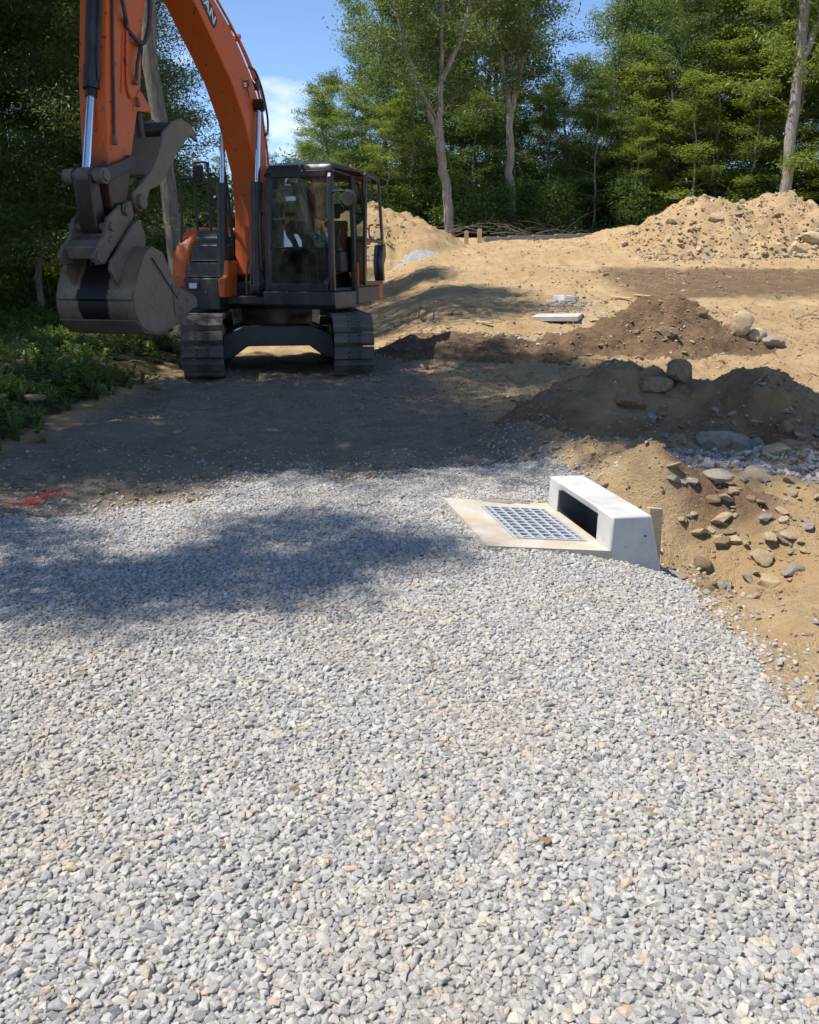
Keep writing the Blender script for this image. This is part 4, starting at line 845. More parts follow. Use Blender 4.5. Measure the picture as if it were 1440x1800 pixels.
rail('grab_rail', [(CF - .02, CY0 - .0, 1.5), (CF + .03, CY0 - .02, 1.55), (CF + .03, CY0 - .02, 2.2), (CF - .03, CY0 - .0, 2.25)], .013, K_, cab, 20)
rail('grab_rail', [(CF - .02, CY1 - .16, 1.62), (CF + .02, CY1 - .14, 1.74), (CF + .025, CY1 - .1, 1.80), (CF + .0, CY1 - .06, 1.76)], .010, K_, cab, 14)
# things left in the cab
rc = MB()
for i in range(9): rc.tube([(.02 + .012 * math.sin(i), .72 + .13 * math.cos(t), 1.80 + .0 + .11 * math.sin(t)) for t in np.linspace(0, 6.283, 22)][:-1] + [(.02 + .012 * math.sin(i), .85, 1.80)], .011, 6) if False else rc.tube([(.20 - .03 * i + .11 * 0, .715 + .13 * math.cos(t), 2.02 + .11 * math.sin(t)) for t in np.linspace(0, 6.283, 20)], .016, 6)
rco = rc.build('rope_coil', M['green'], None); rco.parent = None
rco.matrix_world = Matrix.Translation(EX_O) @ Matrix.Rotation(EX_RZ, 4, 'Z') @ Matrix.Translation((.0, -.03, -.12))
tag(rco, 'pale green coil of rope inside the excavator cab', 'rope')

# ------------------------------------------------------------------ trees: stems with limbs and twigs, leaves as single blades
def unit(v): return v / np.maximum(np.linalg.norm(v, axis=-1, keepdims=True), 1e-9)
def leaf_mesh(name, C, sig, K, size, up, mat, r, flat=.5):
    n = len(C) * K; Cc = np.repeat(C, K, 0); sg = np.repeat(sig, K, 0) if np.ndim(sig) == 2 else np.array(sig)[None]
    P = Cc + r.normal(size=(n, 3)) * sg
    N = unit(r.normal(size=(n, 3)) * (1 - up) + np.array([0, 0, 1.0]) * up * 1.6 + np.array([0, 0, 1e-3])); A = unit(np.cross(N, r.normal(size=(n, 3)))); B = np.cross(N, A)
    S = size * r.uniform(.6, 1.25, n)[:, None]; W = S * flat * .62
    V = np.stack([P - A * S * .5, P + B * W * .5 + A * S * .05, P + A * S * .5 - N * S * .10, P - B * W * .5 + A * S * .05], 1).reshape(-1, 3)
    F = np.arange(n * 4).reshape(-1, 4); ct = np.repeat(r.random(len(C)), K); tone = np.clip(.55 * ct + .45 * r.random(n), 0, 1).astype(np.float32)
    return npmesh(name, V, F, [mat], False, {'tone': ('FLOAT', 'FACE', tone)})
def make_tree(seed, stems, nb, blen, elev, sig, n_leaf, leaf, mat, barkm, prof='tall', up=.35, sub=4, droop=.0, name='tree'):
    r = np.random.default_rng(seed); b = MB(); C = []
    for (pts, r0, r1, f0, share) in stems:
        q = bez(pts, 16); m = len(q); q = [p + Vector((r.normal(0, .03), r.normal(0, .03), 0)) * (1 if 0 < i < m - 1 else 0) for i, p in enumerate(q)]
        flare = [r0 * 1.35] + [r0 + (r1 - r0) * (i / (m - 1)) ** .9 for i in range(1, m)]
        b.tube(q, flare, 9)
        k = max(2, int(nb * share)); az0 = r.uniform(0, 6.28)
        for i in range(k):
            t = (i + r.uniform(.1, .9)) / k; ff = f0 + (1 - f0) * t * .98; pos = ff * (m - 1); i0 = min(int(pos), m - 2); p = q[i0].lerp(q[i0 + 1], pos - i0)
            L = blen * ((.35 + .75 * math.sin(math.pi * min(1, t * .8 + .14))) if prof == 'tall' else (1.0 - .72 * t)) * r.uniform(.65, 1.2)
            az = az0 + i * 2.4 + r.normal(0, .35); el = R(elev[0] + (elev[1] - elev[0]) * t + r.normal(0, 9)); d = Vector((math.cos(az) * math.cos(el), math.sin(az) * math.cos(el), math.sin(el)))
            e = p + d * L - Vector((0, 0, droop * L)); mid_ = p.lerp(e, .5) + Vector((0, 0, .07 * L)); rb = max(.008, (r0 + (r1 - r0) * ff) * .32)
            bp = bez([p, mid_, e], 6); b.tube(bp, [rb + (.005 - rb) * (j / (len(bp) - 1)) for j in range(len(bp))], 5, caps=False)
            for tt in np.linspace(.4, 1, 4): C.append(tuple(p.lerp(mid_, tt * 2) if tt < .5 else mid_.lerp(e, tt * 2 - 1)))
            for s_ in range(sub):
                tt = .25 + .65 * (s_ + r.random()) / sub; o = p.lerp(e, tt) + Vector((0, 0, .05 * L)); sgn = 1 if s_ % 2 else -1
                a2 = az + sgn * r.uniform(.5, 1.0); e2 = el * .7 + r.normal(0, .2); d2 = Vector((math.cos(a2) * math.cos(e2), math.sin(a2) * math.cos(e2), math.sin(e2))); L2 = L * r.uniform(.25, .5) * (1.15 - .4 * tt)
                o2 = o + d2 * L2 - Vector((0, 0, droop * L2)); b.tube([o, o2], [rb * .4, .004], 3, caps=False)
                for u in (.35, .7, 1.0): C.append(tuple(o.lerp(o2, u)))
    C = np.array(C); K = max(3, n_leaf // len(C))
    return b.mesh(name + '_trunk', [barkm], 60), leaf_mesh(name + '_crown', C, sig, K, leaf, up, mat, r)
def straight(H, lean=(0, 0), r=None, wob=.25):
    r = r or np.random.default_rng(1); return [(0, 0, -.3)] + [(lean[0] * t + r.normal(0, wob) * t, lean[1] * t + r.normal(0, wob) * t, H * t) for t in (.25, .5, .75, 1.0)]
def tree_obj(name, meshes, loc, rz, s, label, group=None, cat='tree', sz=1.0):
    e = empty(name, (loc[0], loc[1], loc[2]), rz); e.scale = (s, s, s * sz); tag(e, label, cat, group)
    link(bpy.data.objects.new('trunk', meshes[0]), e); link(bpy.data.objects.new('crown', meshes[1]), e); return e
rt_ = np.random.default_rng(5)
TALL = [make_tree(200 + i, [(straight(14 + i, (0, 0), rt_, .35), .20, .04, .22 + .04 * i, 1.0)], 34, 3.5, (8, 60), (.33, .33, .17), 19000, .225, [M['leaf'], M['leaf_dark'], M['leaf_olive'], M['leaf']][i], M['bark'], 'tall', .5, 4, .02) for i in range(4)]
SPRAY = [make_tree(220 + i, [(straight(7.5, (.3, 0), rt_, .2), .075, .02, .10, 1.0)], 26, 2.7, (2, 34), (.26, .26, .075), 9500, .19, [M['leaf_lime'], M['leaf'], M['leaf_lime']][i], M['bark_pale'], 'spray', .72, 4, .10) for i in range(3)]
NEARU = [make_tree(240 + i, [(straight(9.5, (.4, .2), rt_, .3), .10, .02, .17, 1.0)], 40, 2.9, (4, 50), (.34, .34, .15), 42000, .115, [M['leaf'], M['leaf_dark'], M['leaf_olive']][i], M['bark'], 'spray', .5, 5, .06) for i in range(3)]
BUSH = [make_tree(260 + i, [([(0, 0, -.2), (.05, 0, .6), (.1, .05, 1.5)], .04, .01, .03, 1.0)], 16, 1.3, (5, 70), (.24, .24, .17), 8000, .13, [M['leaf'], M['leaf_dark'], M['leaf_lime']][i], M['bark'], 'spray', .4, 3, .0) for i in range(3)]
# trees along the left of the track, the sun behind them
SH = [make_tree(280, [(straight(26, (.6, 0), rt_, .4), .30, .05, .36, 1.0)], 44, 2.6, (5, 50), (.40, .40, .26), 26000, .21, M['leaf'], M['bark'], 'tall', .4, 4, .02),
      make_tree(281, [(straight(17, (.3, 0), rt_, .3), .24, .05, .34, 1.0)], 34, 2.0, (5, 50), (.29, .29, .20), 18000, .19, M['leaf'], M['bark'], 'tall', .4, 4, .02)]
GL = 'trees left of the track'
def T(name, m, x, y, rz, s, label, group=None, cat='tree', sz=1.0): return tree_obj(name, m, (x, y, hz(x, y)), rz, s, label, group, cat, sz)
T('tall_tree', SH[0], -6.4, 7.2, .5, .84, 'tallest tree left of the road, its high crown shading road and dirt pile')
T('tall_tree', SH[1], -6.0, 3.45, 1.2, .52, 'tree standing in the weeds beside the gravel, its crown shading the stones', GL, 'tree', 1.26)
T('tall_tree', SH[1], -6.4, 10.6, 3.3, .98, 'tree standing in the weeds between gravel and excavator', GL)
T('tall_tree', SH[0], -7.6, 7.0, 2.5, .88, 'very tall tree behind the one shading the road and dirt pile', GL)
T('tall_tree', SH[1], -6.3, 5.75, 4.4, .50, 'slim tree in the weeds whose shade falls where road meets gravel', GL, 'tree', 1.1)
for x_, y_, s_ in ((-9.2, 9.2, .9), (-10.2, 5.8, .85), (-10.4, 13.2, .9)): T('tall_tree', SH[1], x_, y_, x_, s_, 'tall tree in the woods out beyond the weedy bank', GL)
T('tall_tree', SH[0], -9.5, 18.5, 4.0, .85, 'tall dark tree deep in the woods left of the track', GL)
T('tall_tree', SH[1], -8.2, 22.5, 2.0, 1.0, 'tall dark tree deep in the woods left of the track', GL)
T('tall_tree', SH[1], -12.5, 21.0, 5.0, 1.0, 'tall dark tree deep in the woods left of the track', GL)
TR = make_tree(290, [(straight(15, (-.9, .6), np.random.default_rng(3), .08), .165, .08, .62, 1.0)], 20, 2.2, (10, 60), (.35, .35, .25), 7000, .15, M['leaf'], M['bark'], 'tall', .4, 4, .02)
T('tall_tree', TR, -4.30, 16.6, 0, 1.0, 'straight bare grey trunk standing right behind the excavator bucket')
for i, (x, y, k, rz, s) in enumerate([(-8.2, 19.4, 0, .3, .8), (-10.6, 17.2, 1, 1.9, .9), (-6.2, 18.6, 2, 2.2, .8), (-9.4, 20.0, 1, 4.1, 1.05), (-7.0, 21.5, 0, 5.0, .9), (-7.2, 23.8, 2, .8, .85), (-11.8, 16.0, 1, 3.0, 1.1),
                                     (-10.5, 20.5, 1, 1.4, 1.15), (-8.0, 25.0, 0, 2.7, 1.1), (-11.5, 25.5, 1, .2, 1.2), (-13.5, 18.0, 1, 2.0, 1.2), (-9.4, 29.5, 1, 3.9, 1.1), (-13, 31, 1, 1.0, 1.3), (-16, 26, 1, 1.0, 1.3)]):
    T('understory_tree', NEARU[k], x, y, rz, s, ('mid green', 'dark green', 'olive green')[k] + ' understory tree in the woods left of the excavator' + (', low and slender' if s < .9 else ', tall and full' if s > 1.08 else ''), 'understory trees in the left woods')
for i, (x, y) in enumerate([(-13.0, 24.0), (-14.4, 27.9), (-10.8, 26.2), (-9.9, 30.6), (-12.2, 29.2), (-7.2, 24.0), (-9.2, 24.8), (-5.9, 26.0), (-16, 29.5), (-11, 23.2), (-6.6, 29.5), (-8.2, 27.6)]):
    T('bush', BUSH[i % 2], x, y, i * 1.3, 1.0 + .25 * (i % 3), ('mid green', 'dark green')[i % 2] + (' small', ' middling', ' large')[i % 3] + ' bush under the trees left of the excavator', 'bushes in the left woods', 'bush')
# forest behind the clearing
H1 = make_tree(300, [([(0, 0, -.3), (-.15, 0, 1.6), (-.42, 0, 3.2), (-.55, 0, 4.5)], .22, .16, .98, .02), ([(-.5, 0, 3.9), (-1.15, .1, 5.4), (-1.95, .2, 7.4), (-2.6, .2, 10.2)], .13, .04, .45, .45),
     ([(-.55, 0, 4.4), (-.42, 0, 6.2), (-.45, -.1, 8.4), (-.35, 0, 12.0)], .13, .035, .45, .5), ([(-.42, 0, 6.0), (.2, -.1, 7.2), (.62, -.1, 8.8), (.7, -.1, 11)], .12, .04, .4, .35), ([(-.85, 0, 4.9), (-1.45, -.1, 5.5), (-1.75, -.1, 5.85)], .07, .03, .99, .01)],
     28, 2.7, (5, 60), (.34, .34, .22), 19000, .20, M['leaf_olive'], M['bark_pale'], 'tall', .35, 4, .03)
T('tall_tree', H1, 1.70, 37.0, 0, 1.0, 'forked pale grey tree with a broken stub limb at the edge of the clearing')
H2 = make_tree(301, [([(0, 0, -.3), (-.1, 0, 2.2), (-.25, 0, 4.2), (-.2, 0, 5.2)], .20, .14, .98, .02), ([(-.2, 0, 5.0), (-.62, 0, 6.8), (-.8, 0, 8.2), (-.7, .1, 12)], .13, .04, .35, .5), ([(-.2, 0, 5.1), (.2, 0, 6.9), (.35, .1, 8.9), (.7, 0, 12.5)], .15, .04, .35, .5)],
     26, 2.0, (5, 60), (.32, .32, .22), 13000, .20, M['leaf_olive'], M['bark_pale'], 'tall', .35, 4, .03)
T('tall_tree', H2, 4.45, 39.0, .2, 1.0, 'slender pale tree forking high up, behind the foundation wall')
H3 = make_tree(302, [([(0, 0, -.3), (.05, 0, 3), (.1, 0, 6), (.05, 0, 8.6)], .24, .18, .98, .02), ([(.05, 0, 8.3), (-.5, 0, 10), (-.9, 0, 12), (-1.2, 0, 15)], .17, .05, .3, .5), ([(.05, 0, 6.4), (.75, 0, 8.2), (1.3, 0, 10.0), (2.0, 0, 14)], .18, .05, .35, .5), ([(.1, 0, 2.2), (.15, .1, 5), (.1, .1, 7)], .02, .01, .1, .25)],
     30, 2.4, (0, 55), (.34, .34, .20), 17000, .20, M['leaf_lime'], M['bark_pale'], 'tall', .4, 4, .06)
T('tall_tree', H3, 14.9, 36.2, 0, 1.0, 'thick pale trunk rising behind the large tan dirt pile')
GF = 'forest trees behind the clearing'
def row(lst, nm, meshes, label, group, jit=0):
    for i, (x, y, k, s) in enumerate(lst):
        a = x / y
        where = ('above the excavator cab' if a < -.02 else 'around the forked pale tree' if a < .075 else 'around the slender pale tree' if a < .15 else 'over the low tan pile' if a < .24
                 else 'behind the large tan pile' if a < .33 else 'left of the thick pale trunk' if a < .405 else 'right of the thick pale trunk')
        look = ['mid green', 'dark green', 'olive green', 'fresh green'][k] if meshes is TALL else ['lime green', 'mid green', 'bright green'][k]
        size = 'small' if s < .66 else 'large' if s > .93 else 'middling'
        lb = label if nm == 'distant_tree' else '%s %s %s %s' % (size, look, label, where)
        T(nm, meshes[k], x, y, (i * 2.1 + k) % 6.28, s, lb, group)
LT = 'leafy tree in the forest wall'
row([(-3.9, 44, 1, .46), (-1.2, 46, 3, .72), (-.3, 43.5, 1, .70), (2.6, 45, 0, .95), (3.8, 44, 1, .95), (4.4, 46.5, 2, .9), (7.3, 42.5, 1, .48), (9.9, 44, 0, .72), (11.6, 46, 3, .62), (13.0, 43, 2, .78), (14.6, 45, 0, .95), (17.0, 42.5, 2, 1.0), (18.5, 39.5, 1, 1.0), (20.5, 44, 3, 1.1), (22.8, 40, 2, 1.05), (11.8, 41.5, 1, .66), (24.5, 45, 1, 1.1), (20.8, 36.5, 1, .95)], 'forest_tree', TALL, LT, GF)
row([(-2.8, 55, 0, .72), (1.0, 54, 1, 1.0), (3.6, 53, 1, 1.02), (8.4, 56, 3, .48), (11.7, 54, 1, .6), (14.8, 56, 0, .95), (18, 53, 1, 1.15), (22, 55, 2, 1.25), (26, 53, 1, 1.2), (6.2, 60, 1, .60), (30, 50, 1, 1.2), (-5.6, 62, 1, .55), (12.8, 62, 1, .68), (17, 62, 1, 1.2), (1.8, 62, 1, 1.0), (24, 62, 1, 1.3)], 'forest_tree', TALL, 'tree standing deep in the forest', 'trees deep in the forest')
row([(-14, 85, 1, .62), (-18, 92, 1, .62), (-10.5, 96, 1, .66), (-24, 78, 1, .8), (-7, 88, 1, .6)], 'distant_tree', TALL, 'distant dark tree seen low between woods and cab', 'distant trees')
LS = 'young tree with flat leaf sprays'
row([(-2.6, 39.5, 1, .75), (-.9, 38.5, 0, .72), (-.1, 40.5, 2, .85), (2.9, 41, 1, .8), (6.2, 41, 1, .85), (8.0, 39.5, 1, .8), (9.6, 38.6, 0, .62), (10.6, 40.5, 2, .95), (12.0, 38.4, 0, .85), (13.3, 39.5, 2, 1.05), (14.2, 37.8, 0, .8), (15.8, 38.6, 2, 1.15), (17.2, 37.2, 0, .95), (18.6, 36.0, 1, 1.0), (11.2, 43, 0, 1.15), (13.6, 42, 0, 1.35), (16.4, 40.5, 0, 1.4), (4.9, 42.5, 1, .8), (-3.9, 41.5, 2, .85), (19.4, 38.5, 0, 1.3)], 'young_tree', SPRAY, LS, 'young trees at the forest edge')
for i in range(30):
    x = -4.5 + i * .85 + .3 * math.sin(i * 3.7); y = 39.5 + 1.6 * math.sin(i * 2.3) + (2.5 if i % 3 == 0 else 0)
    if x > 14: y -= 2.0
    T('bush', BUSH[i % 3 if i % 4 == 0 else 1 - i % 2], x, y, i * 1.7, 1.1 + .4 * ((i * 7) % 5) / 5, ('mid green', 'dark green', 'lime green')[i % 3 if i % 4 == 0 else 1 - i % 2] + ' bush along the forest foot ' + ('above the brown dirt pile' if x < 1.2 else 'behind the brush pile' if x < 5 else 'behind the foundation wall' if x < 9 else 'left of the thick pale trunk' if x < 14.5 else 'right of the thick pale trunk'), 'bushes at the forest edge', 'bush')
row([(-1.8, 68, 1, .9), (2.4, 70, 1, 1.0), (6.8, 69, 1, .66), (10.4, 71, 1, .74), (14, 70, 1, .8), (19, 71, 1, 1.3), (24, 70, 1, 1.4), (29, 66, 1, 1.4), (34, 60, 1, 1.4)], 'forest_tree', TALL, 'tree standing deep in the forest', 'trees deep in the forest')
for i in range(34):
    x = -6 + i * 1.15 + .4 * math.sin(i * 5.1); y = 46 + 9 * ((i * 5) % 7) / 7
    T('bush', BUSH[1], x, y, i * 1.1, 1.9 + .6 * ((i * 3) % 5) / 5, 'shadowy shrub filling the dim ground deep in the forest', 'shrubs deep in the forest', 'shrub')

# ------------------------------------------------------------------ boulders and cobbles
RM = {}
def rockm(i, mat): 
    k = (i, mat)
    if k not in RM: RM[k] = rock_mesh('rock', 500 + i, 3, (1, .8, .68), 9 + i % 5, .085, M[mat])
    return RM[k]
def boulder_at(px, py, wpx, asp, mat, label, name='boulder', i=0, rz=0.0, sink=.34, tilt=(0, 0), group=None, cat='boulder'):
    p = at(px, py); d = math.hypot(p.x, p.y); hw = wpx * d / FPX / 2; hh = hw * asp
    z = float(surf(p.x, p.y + hw * .5)[0])
    o = bpy.data.objects.new(name, rockm(i, mat)); o.location = (p.x, p.y + hw * .6, z + hh * (1 - sink) - hh * sink); o.scale = (hw * 1.12, hw * 1.15, hh * 1.45); o.rotation_euler = (tilt[0], tilt[1], rz)
    tag(o, label, cat, group); return link(o)
BD = [
 (1305, 588, 50, .95, 'boulder', 'round pale tan boulder between two smaller rocks beside the brown topsoil pile', 1, .3),
 (1333, 598, 36, .8, 'boulder', 'tan rock half buried between the round boulder and the flat stone', 2, 1.0),
 (1357, 612, 48, .55, 'boulder_grey', 'flat angular grey stone lying beside the round pale boulder', 3, .2),
 (1176, 596, 46, .75, 'boulder_brown', 'dark brown boulder stuck in the front of the topsoil pile', 4, 2.0),
 (1236, 560, 22, .9, 'boulder_brown', 'small brown rock on the flank of the topsoil pile', 5, .5),
 (1195, 672, 46, 1.2, 'boulder_brown', 'upright rounded boulder on top of the shaded dirt pile', 0, .4),
 (1156, 690, 66, .60, 'boulder_brown', 'broad brown boulder just below the upright one on the shaded pile', 6, .8),
 (1112, 718, 72, .62, 'boulder_brown', 'large rounded boulder sunk in the front of the shaded pile', 7, 1.7),
 (1290, 788, 92, .48, 'boulder_grey', 'largest grey boulder at the edge of the crushed stone trench', 8, .1),
 (1242, 785, 32, 1.05, 'boulder_grey', 'blue grey slab of rock standing against the largest boulder', 9, .6),
 (1332, 789, 30, .7, 'boulder_grey', 'dark angular rock at the pointed end of the largest boulder', 10, 1.4),
 (1371, 806, 52, .48, 'boulder', 'smooth rounded tan rock lying in the crushed stone trench', 11, .2),
 (1334, 838, 60, .42, 'boulder_grey', 'flat pale grey rock in the middle of the crushed stone trench', 12, .9),
 (1268, 852, 50, .5, 'boulder_grey', 'dark grey rock on the near edge of the crushed stone trench', 13, 2.2),
 (1385, 765, 34, .9, 'boulder_brown', 'rough brown rock at the right foot of the shaded pile', 14, 1.2),
 (1405, 446, 32, .9, 'boulder', 'single block shaped tan boulder at the foot of the large tan pile', 15, .4),
 (1436, 434, 40, .5, 'boulder', 'long tan rock slab at the foot of the large tan pile', 16, .1),
 (1101, 433, 12, 1.0, 'boulder_brown', 'small lone rock on the bare ground near the foundation wall', 17, .4),
 (1182, 398, 22, .7, 'boulder', 'tan rock jutting from the left shoulder of the large tan pile', 18, 2.0),
 (1262, 392, 26, .6, 'boulder', 'tan rock jutting from the middle face of the large tan pile', 19, .7),
 (1236, 1006, 44, .80, 'boulder_brown', 'rust brown boulder in the hole beside the wooden stake', 20, .5),
 (1274, 968, 46, .45, 'boulder_brown', 'half buried brown rock behind the rust brown boulder', 21, 1.1),
 (1342, 996, 44, .75, 'boulder', 'pale tan boulder in the rubble right of the rust brown boulder', 22, 2.5),
 (1400, 1006, 42, .60, 'boulder_grey', 'smooth dark grey boulder half set in the dirt bank', 23, .2),
 (1272, 1036, 36, .45, 'boulder_grey', 'dark flat stone lying at the edge of the gravel', 24, .9),
 (1210, 995, 26, .6, 'boulder_grey', 'small dark stone tucked against the wooden stake', 25, 1.9),
 (1062, 860, 18, .7, 'boulder', 'small tan clod on the dirt bank behind the kerb block', 26, .3),
 (48, 706, 44, .35, 'boulder', 'flat pale stone lying in the weeds by the road', 27, .5),
 (205, 690, 14, .6, 'boulder', 'small pinkish stone beside the leafy weed', 28, .5),
]
for (px, py, wpx, asp, mat, lab, i, rz) in BD: boulder_at(px, py, wpx, asp, mat, lab, i=i, rz=rz)
rc_ = np.random.default_rng(77)
CM = {}
def cobm(i, mat):
    if (i, mat) not in CM: CM[(i, mat)] = chip_mesh('cobble', 800 + i, M[mat])
    return CM[(i, mat)]
def cobbles(n, region_px, smin, smax, mats, label, group):
    nm = 'clod' if 'clod' in label else 'cobble'
    for k in range(n):
        px = rc_.uniform(region_px[0], region_px[2]); py = rc_.uniform(region_px[1], region_px[3]); p = at(px, py)
        if gsd(np.array([p.x]), np.array([p.y]))[0] > -.03: continue
        s = 2.1 * smin * (smax / smin) ** (rc_.random() ** 1.8); o = bpy.data.objects.new(nm, cobm(int(rc_.integers(0, 10)), mats[int(rc_.integers(0, len(mats)))]))
        o.location = (p.x, p.y, float(surf(p.x, p.y)[0]) + s * .10); o.scale = (s, s * rc_.uniform(.8, 1.1), s * rc_.uniform(.6, .95)); o.rotation_euler = (rc_.normal(0, .3), rc_.normal(0, .3), rc_.uniform(0, 6.28)); tag(o, label, 'stone', group); link(o)
cobbles(54, (1190, 900, 1440, 1060), .014, .075, ['boulder', 'boulder', 'boulder', 'boulder_brown', 'boulder_grey'], 'small rough stone in the rubble hole beside the wooden stake', 'rubble beside the kerb block')
cobbles(40, (1240, 850, 1440, 960), .015, .07, ['boulder', 'boulder_brown', 'boulder_grey'], 'small stone on the dirt slope below the crushed stone trench', 'stones on the dirt slope')
cobbles(70, (1130, 720, 1440, 795), .02, .07, ['boulder_brown', 'boulder_grey', 'boulder_grey'], 'small stone lying at the foot of the shaded dirt pile', 'stones at the foot of the shaded pile')
cobbles(18, (1170, 800, 1440, 850), .03, .08, ['boulder_grey'], 'coarse grey stone lying in the crushed stone trench', 'coarse trench stones')
cobbles(30, (860, 720, 1000, 830), .012, .04, ['boulder_brown', 'boulder'], 'small brown clod on the dirt bank left of the shaded pile', 'clods on the dirt bank')
cobbles(60, (880, 555, 1320, 640), .02, .07, ['boulder_brown', 'boulder_brown', 'boulder'], 'brown clod on the sunlit topsoil pile', 'clods on the topsoil pile')
cobbles(40, (690, 570, 900, 640), .015, .06, ['boulder_brown', 'boulder'], 'brown clod on the low soil heap beside the excavator', 'clods on the low soil heap')
cobbles(42, (1140, 415, 1440, 448), .05, .16, ['boulder', 'boulder'], 'tan stone rolled to the foot of the large tan pile', 'stones at the foot of the tan pile')
cobbles(22, (1160, 345, 1440, 412), .04, .14, ['boulder'], 'tan stone on the face of the large tan pile', 'stones on the tan pile')
cobbles(16, (240, 830, 620, 880), .012, .03, ['boulder_grey', 'boulder_brown'], 'small stone on the packed road edge above the gravel', 'stones on the road edge')

# ------------------------------------------------------------------ concrete lid, broken concrete, boards, foundation wall, stakes, brush
p = at(980, 562); b = MB(); b.box((0, 0, .045), (.86, .78, .09)); o = b.build('concrete_slab', M['concrete'], None, .008); o.location = (p.x, p.y, hz(p.x, p.y)); o.rotation_euler = (R(1.5), R(-.8), R(-17)); tag(o, 'square pale concrete slab lying flat on the bare ground', 'slab')
p = at(985, 530); b = MB(); b.prism([(-.16, 0), (.10, 0), (.03, .14), (-.09, .14)], -.13, .13); o = b.build('concrete_chunk', M['concrete'], None, .01); o.location = (p.x, p.y, hz(p.x, p.y) - .01); o.rotation_euler = (0, 0, R(65)); tag(o, 'small wedge shaped concrete block in the pale gravel spill', 'concrete')
p = at(1003, 529); b = MB(); b.prism([(-.14, 0), (.14, 0), (.10, .11), (-.08, .13)], -.1, .1); o = b.build('concrete_chunk', M['concrete'], None, .01); o.location = (p.x, p.y, hz(p.x, p.y) - .01); o.rotation_euler = (0, 0, R(-20)); tag(o, 'flatter concrete block leaning beside the wedge shaped one', 'concrete')
for px, py, L, rz, lab in ((1091, 525, .52, -38, 'pale short board lying left of another near the topsoil pile'), (1136, 522, .56, -30, 'pale short board lying right behind the peak of the topsoil pile'), (1050, 566, .40, 35, 'short board lying right beside the concrete slab'), (850, 569, .30, -20, 'small board scrap at the edge of the low soil heap'), (905, 546, .9, -6, 'long thin stick of wood lying left of the concrete slab')):
    p = at(px, py); b = MB(); b.box((0, 0, .02), (L, .11 if L < .8 else .04, .03)); o = b.build('board', M['wood'], None, .003); o.location = (p.x, p.y, hz(p.x, p.y) + .004); o.rotation_euler = (R(3), R(4), R(rz)); tag(o, lab, 'board')
fw = empty('foundation_wall', (2.75, 32.7, 0)); tag(fw, 'low grey concrete foundation wall at the back of the clearing', 'wall')
a0 = Vector((0, 0)); a1 = Vector((7.4, 3.2)); dv = (a1 - a0).normalized(); nP = 8; Lw = (a1 - a0).length; rzw = math.atan2(dv.y, dv.x)
for i in range(nP):
    c2 = a0 + dv * Lw * (i + .5) / nP; zb = hz(2.75 + c2.x, 32.7 + c2.y); b = MB(); b.box((0, 0, 0), (Lw / nP - .015, .22, 1.1)); o = b.build('wall_panel', M['concrete_grey'], fw, .008); o.location = (c2.x, c2.y, 2.44 + .045 * i + .006 * (i % 2) - .36); o.rotation_euler = (0, 0, rzw)
    b = MB(); b.box((0, 0, 0), (.05, .26, .34)); o = b.build('form_tie', M['twig'], fw); q2 = a0 + dv * Lw * i / nP; o.location = (q2.x, q2.y, 2.44 + .045 * i); o.rotation_euler = (0, 0, rzw)
b = MB(); b.box((0, 0, 0), (.22, 3.0, 1.1)); o = b.build('wall_panel', M['concrete_grey'], fw, .008); o.location = (-.125, 1.75, 2.06); o.rotation_euler = (0, 0, R(8))
for px, py, h_, w_, lab in ((820, 429, .42, .14, 'pale wooden post left of the foundation wall'), (843, 427, .46, .16, 'pale wooden post at the corner of the foundation wall'), (1112, 414, .55, .09, 'thin wooden grade stake beside the low tan pile')):
    p = at(px, py); b = MB(); b.prism([(-w_ / 2, -.2), (w_ / 2, -.2), (w_ / 2, h_), (0, h_ + .04), (-w_ / 2, h_)], -.03, .03); o = b.build('wooden_stake', M['wood'], None, .004); o.location = (p.x, p.y, hz(p.x, p.y)); tag(o, lab, 'stake')
bp_ = empty('brush_pile', (2.6, 35.0, hz(2.6, 35.0))); tag(bp_, 'tangle of bare dead branches heaped behind the foundation wall', 'brush pile')
rb_ = np.random.default_rng(19)
for i in range(30):
    x = rb_.uniform(-1.8, 3.6) if i < 20 else rb_.uniform(2, 8); L = rb_.uniform(.8, 2.6); az = rb_.uniform(-.5, .5) + (math.pi if rb_.random() < .5 else 0); el = rb_.uniform(-.1, .65); y = rb_.uniform(-.8, .8) + max(0, x - 2) * .42 + .6
    z0 = hz(2.6 + x, 35 + y) - hz(2.6, 35.0) + rb_.uniform(-.02, .25); d = Vector((math.cos(az) * math.cos(el), math.sin(az) * math.cos(el) * .5, math.sin(el))); P0 = Vector((x, y, z0)); q = bez([P0, P0 + d * L * .5 + Vector((0, 0, rb_.uniform(0, .22))), P0 + d * L + Vector((0, 0, rb_.uniform(-.25, .05)))], 8)
    b = MB(); r0 = rb_.uniform(.010, .030); b.tube(q, [r0 * (1 - .75 * j / (len(q) - 1)) for j in range(len(q))], 5)
    for s_ in range(2):
        o_ = q[3 + s_ * 2]; e_ = o_ + Vector((d.x * .4 + rb_.normal(0, .2), rb_.normal(0, .15), abs(rb_.normal(.25, .2)))) * L * .3; b.tube([o_, e_], [r0 * .5, .005], 4)
    b.build('branch', M['twig'], bp_)
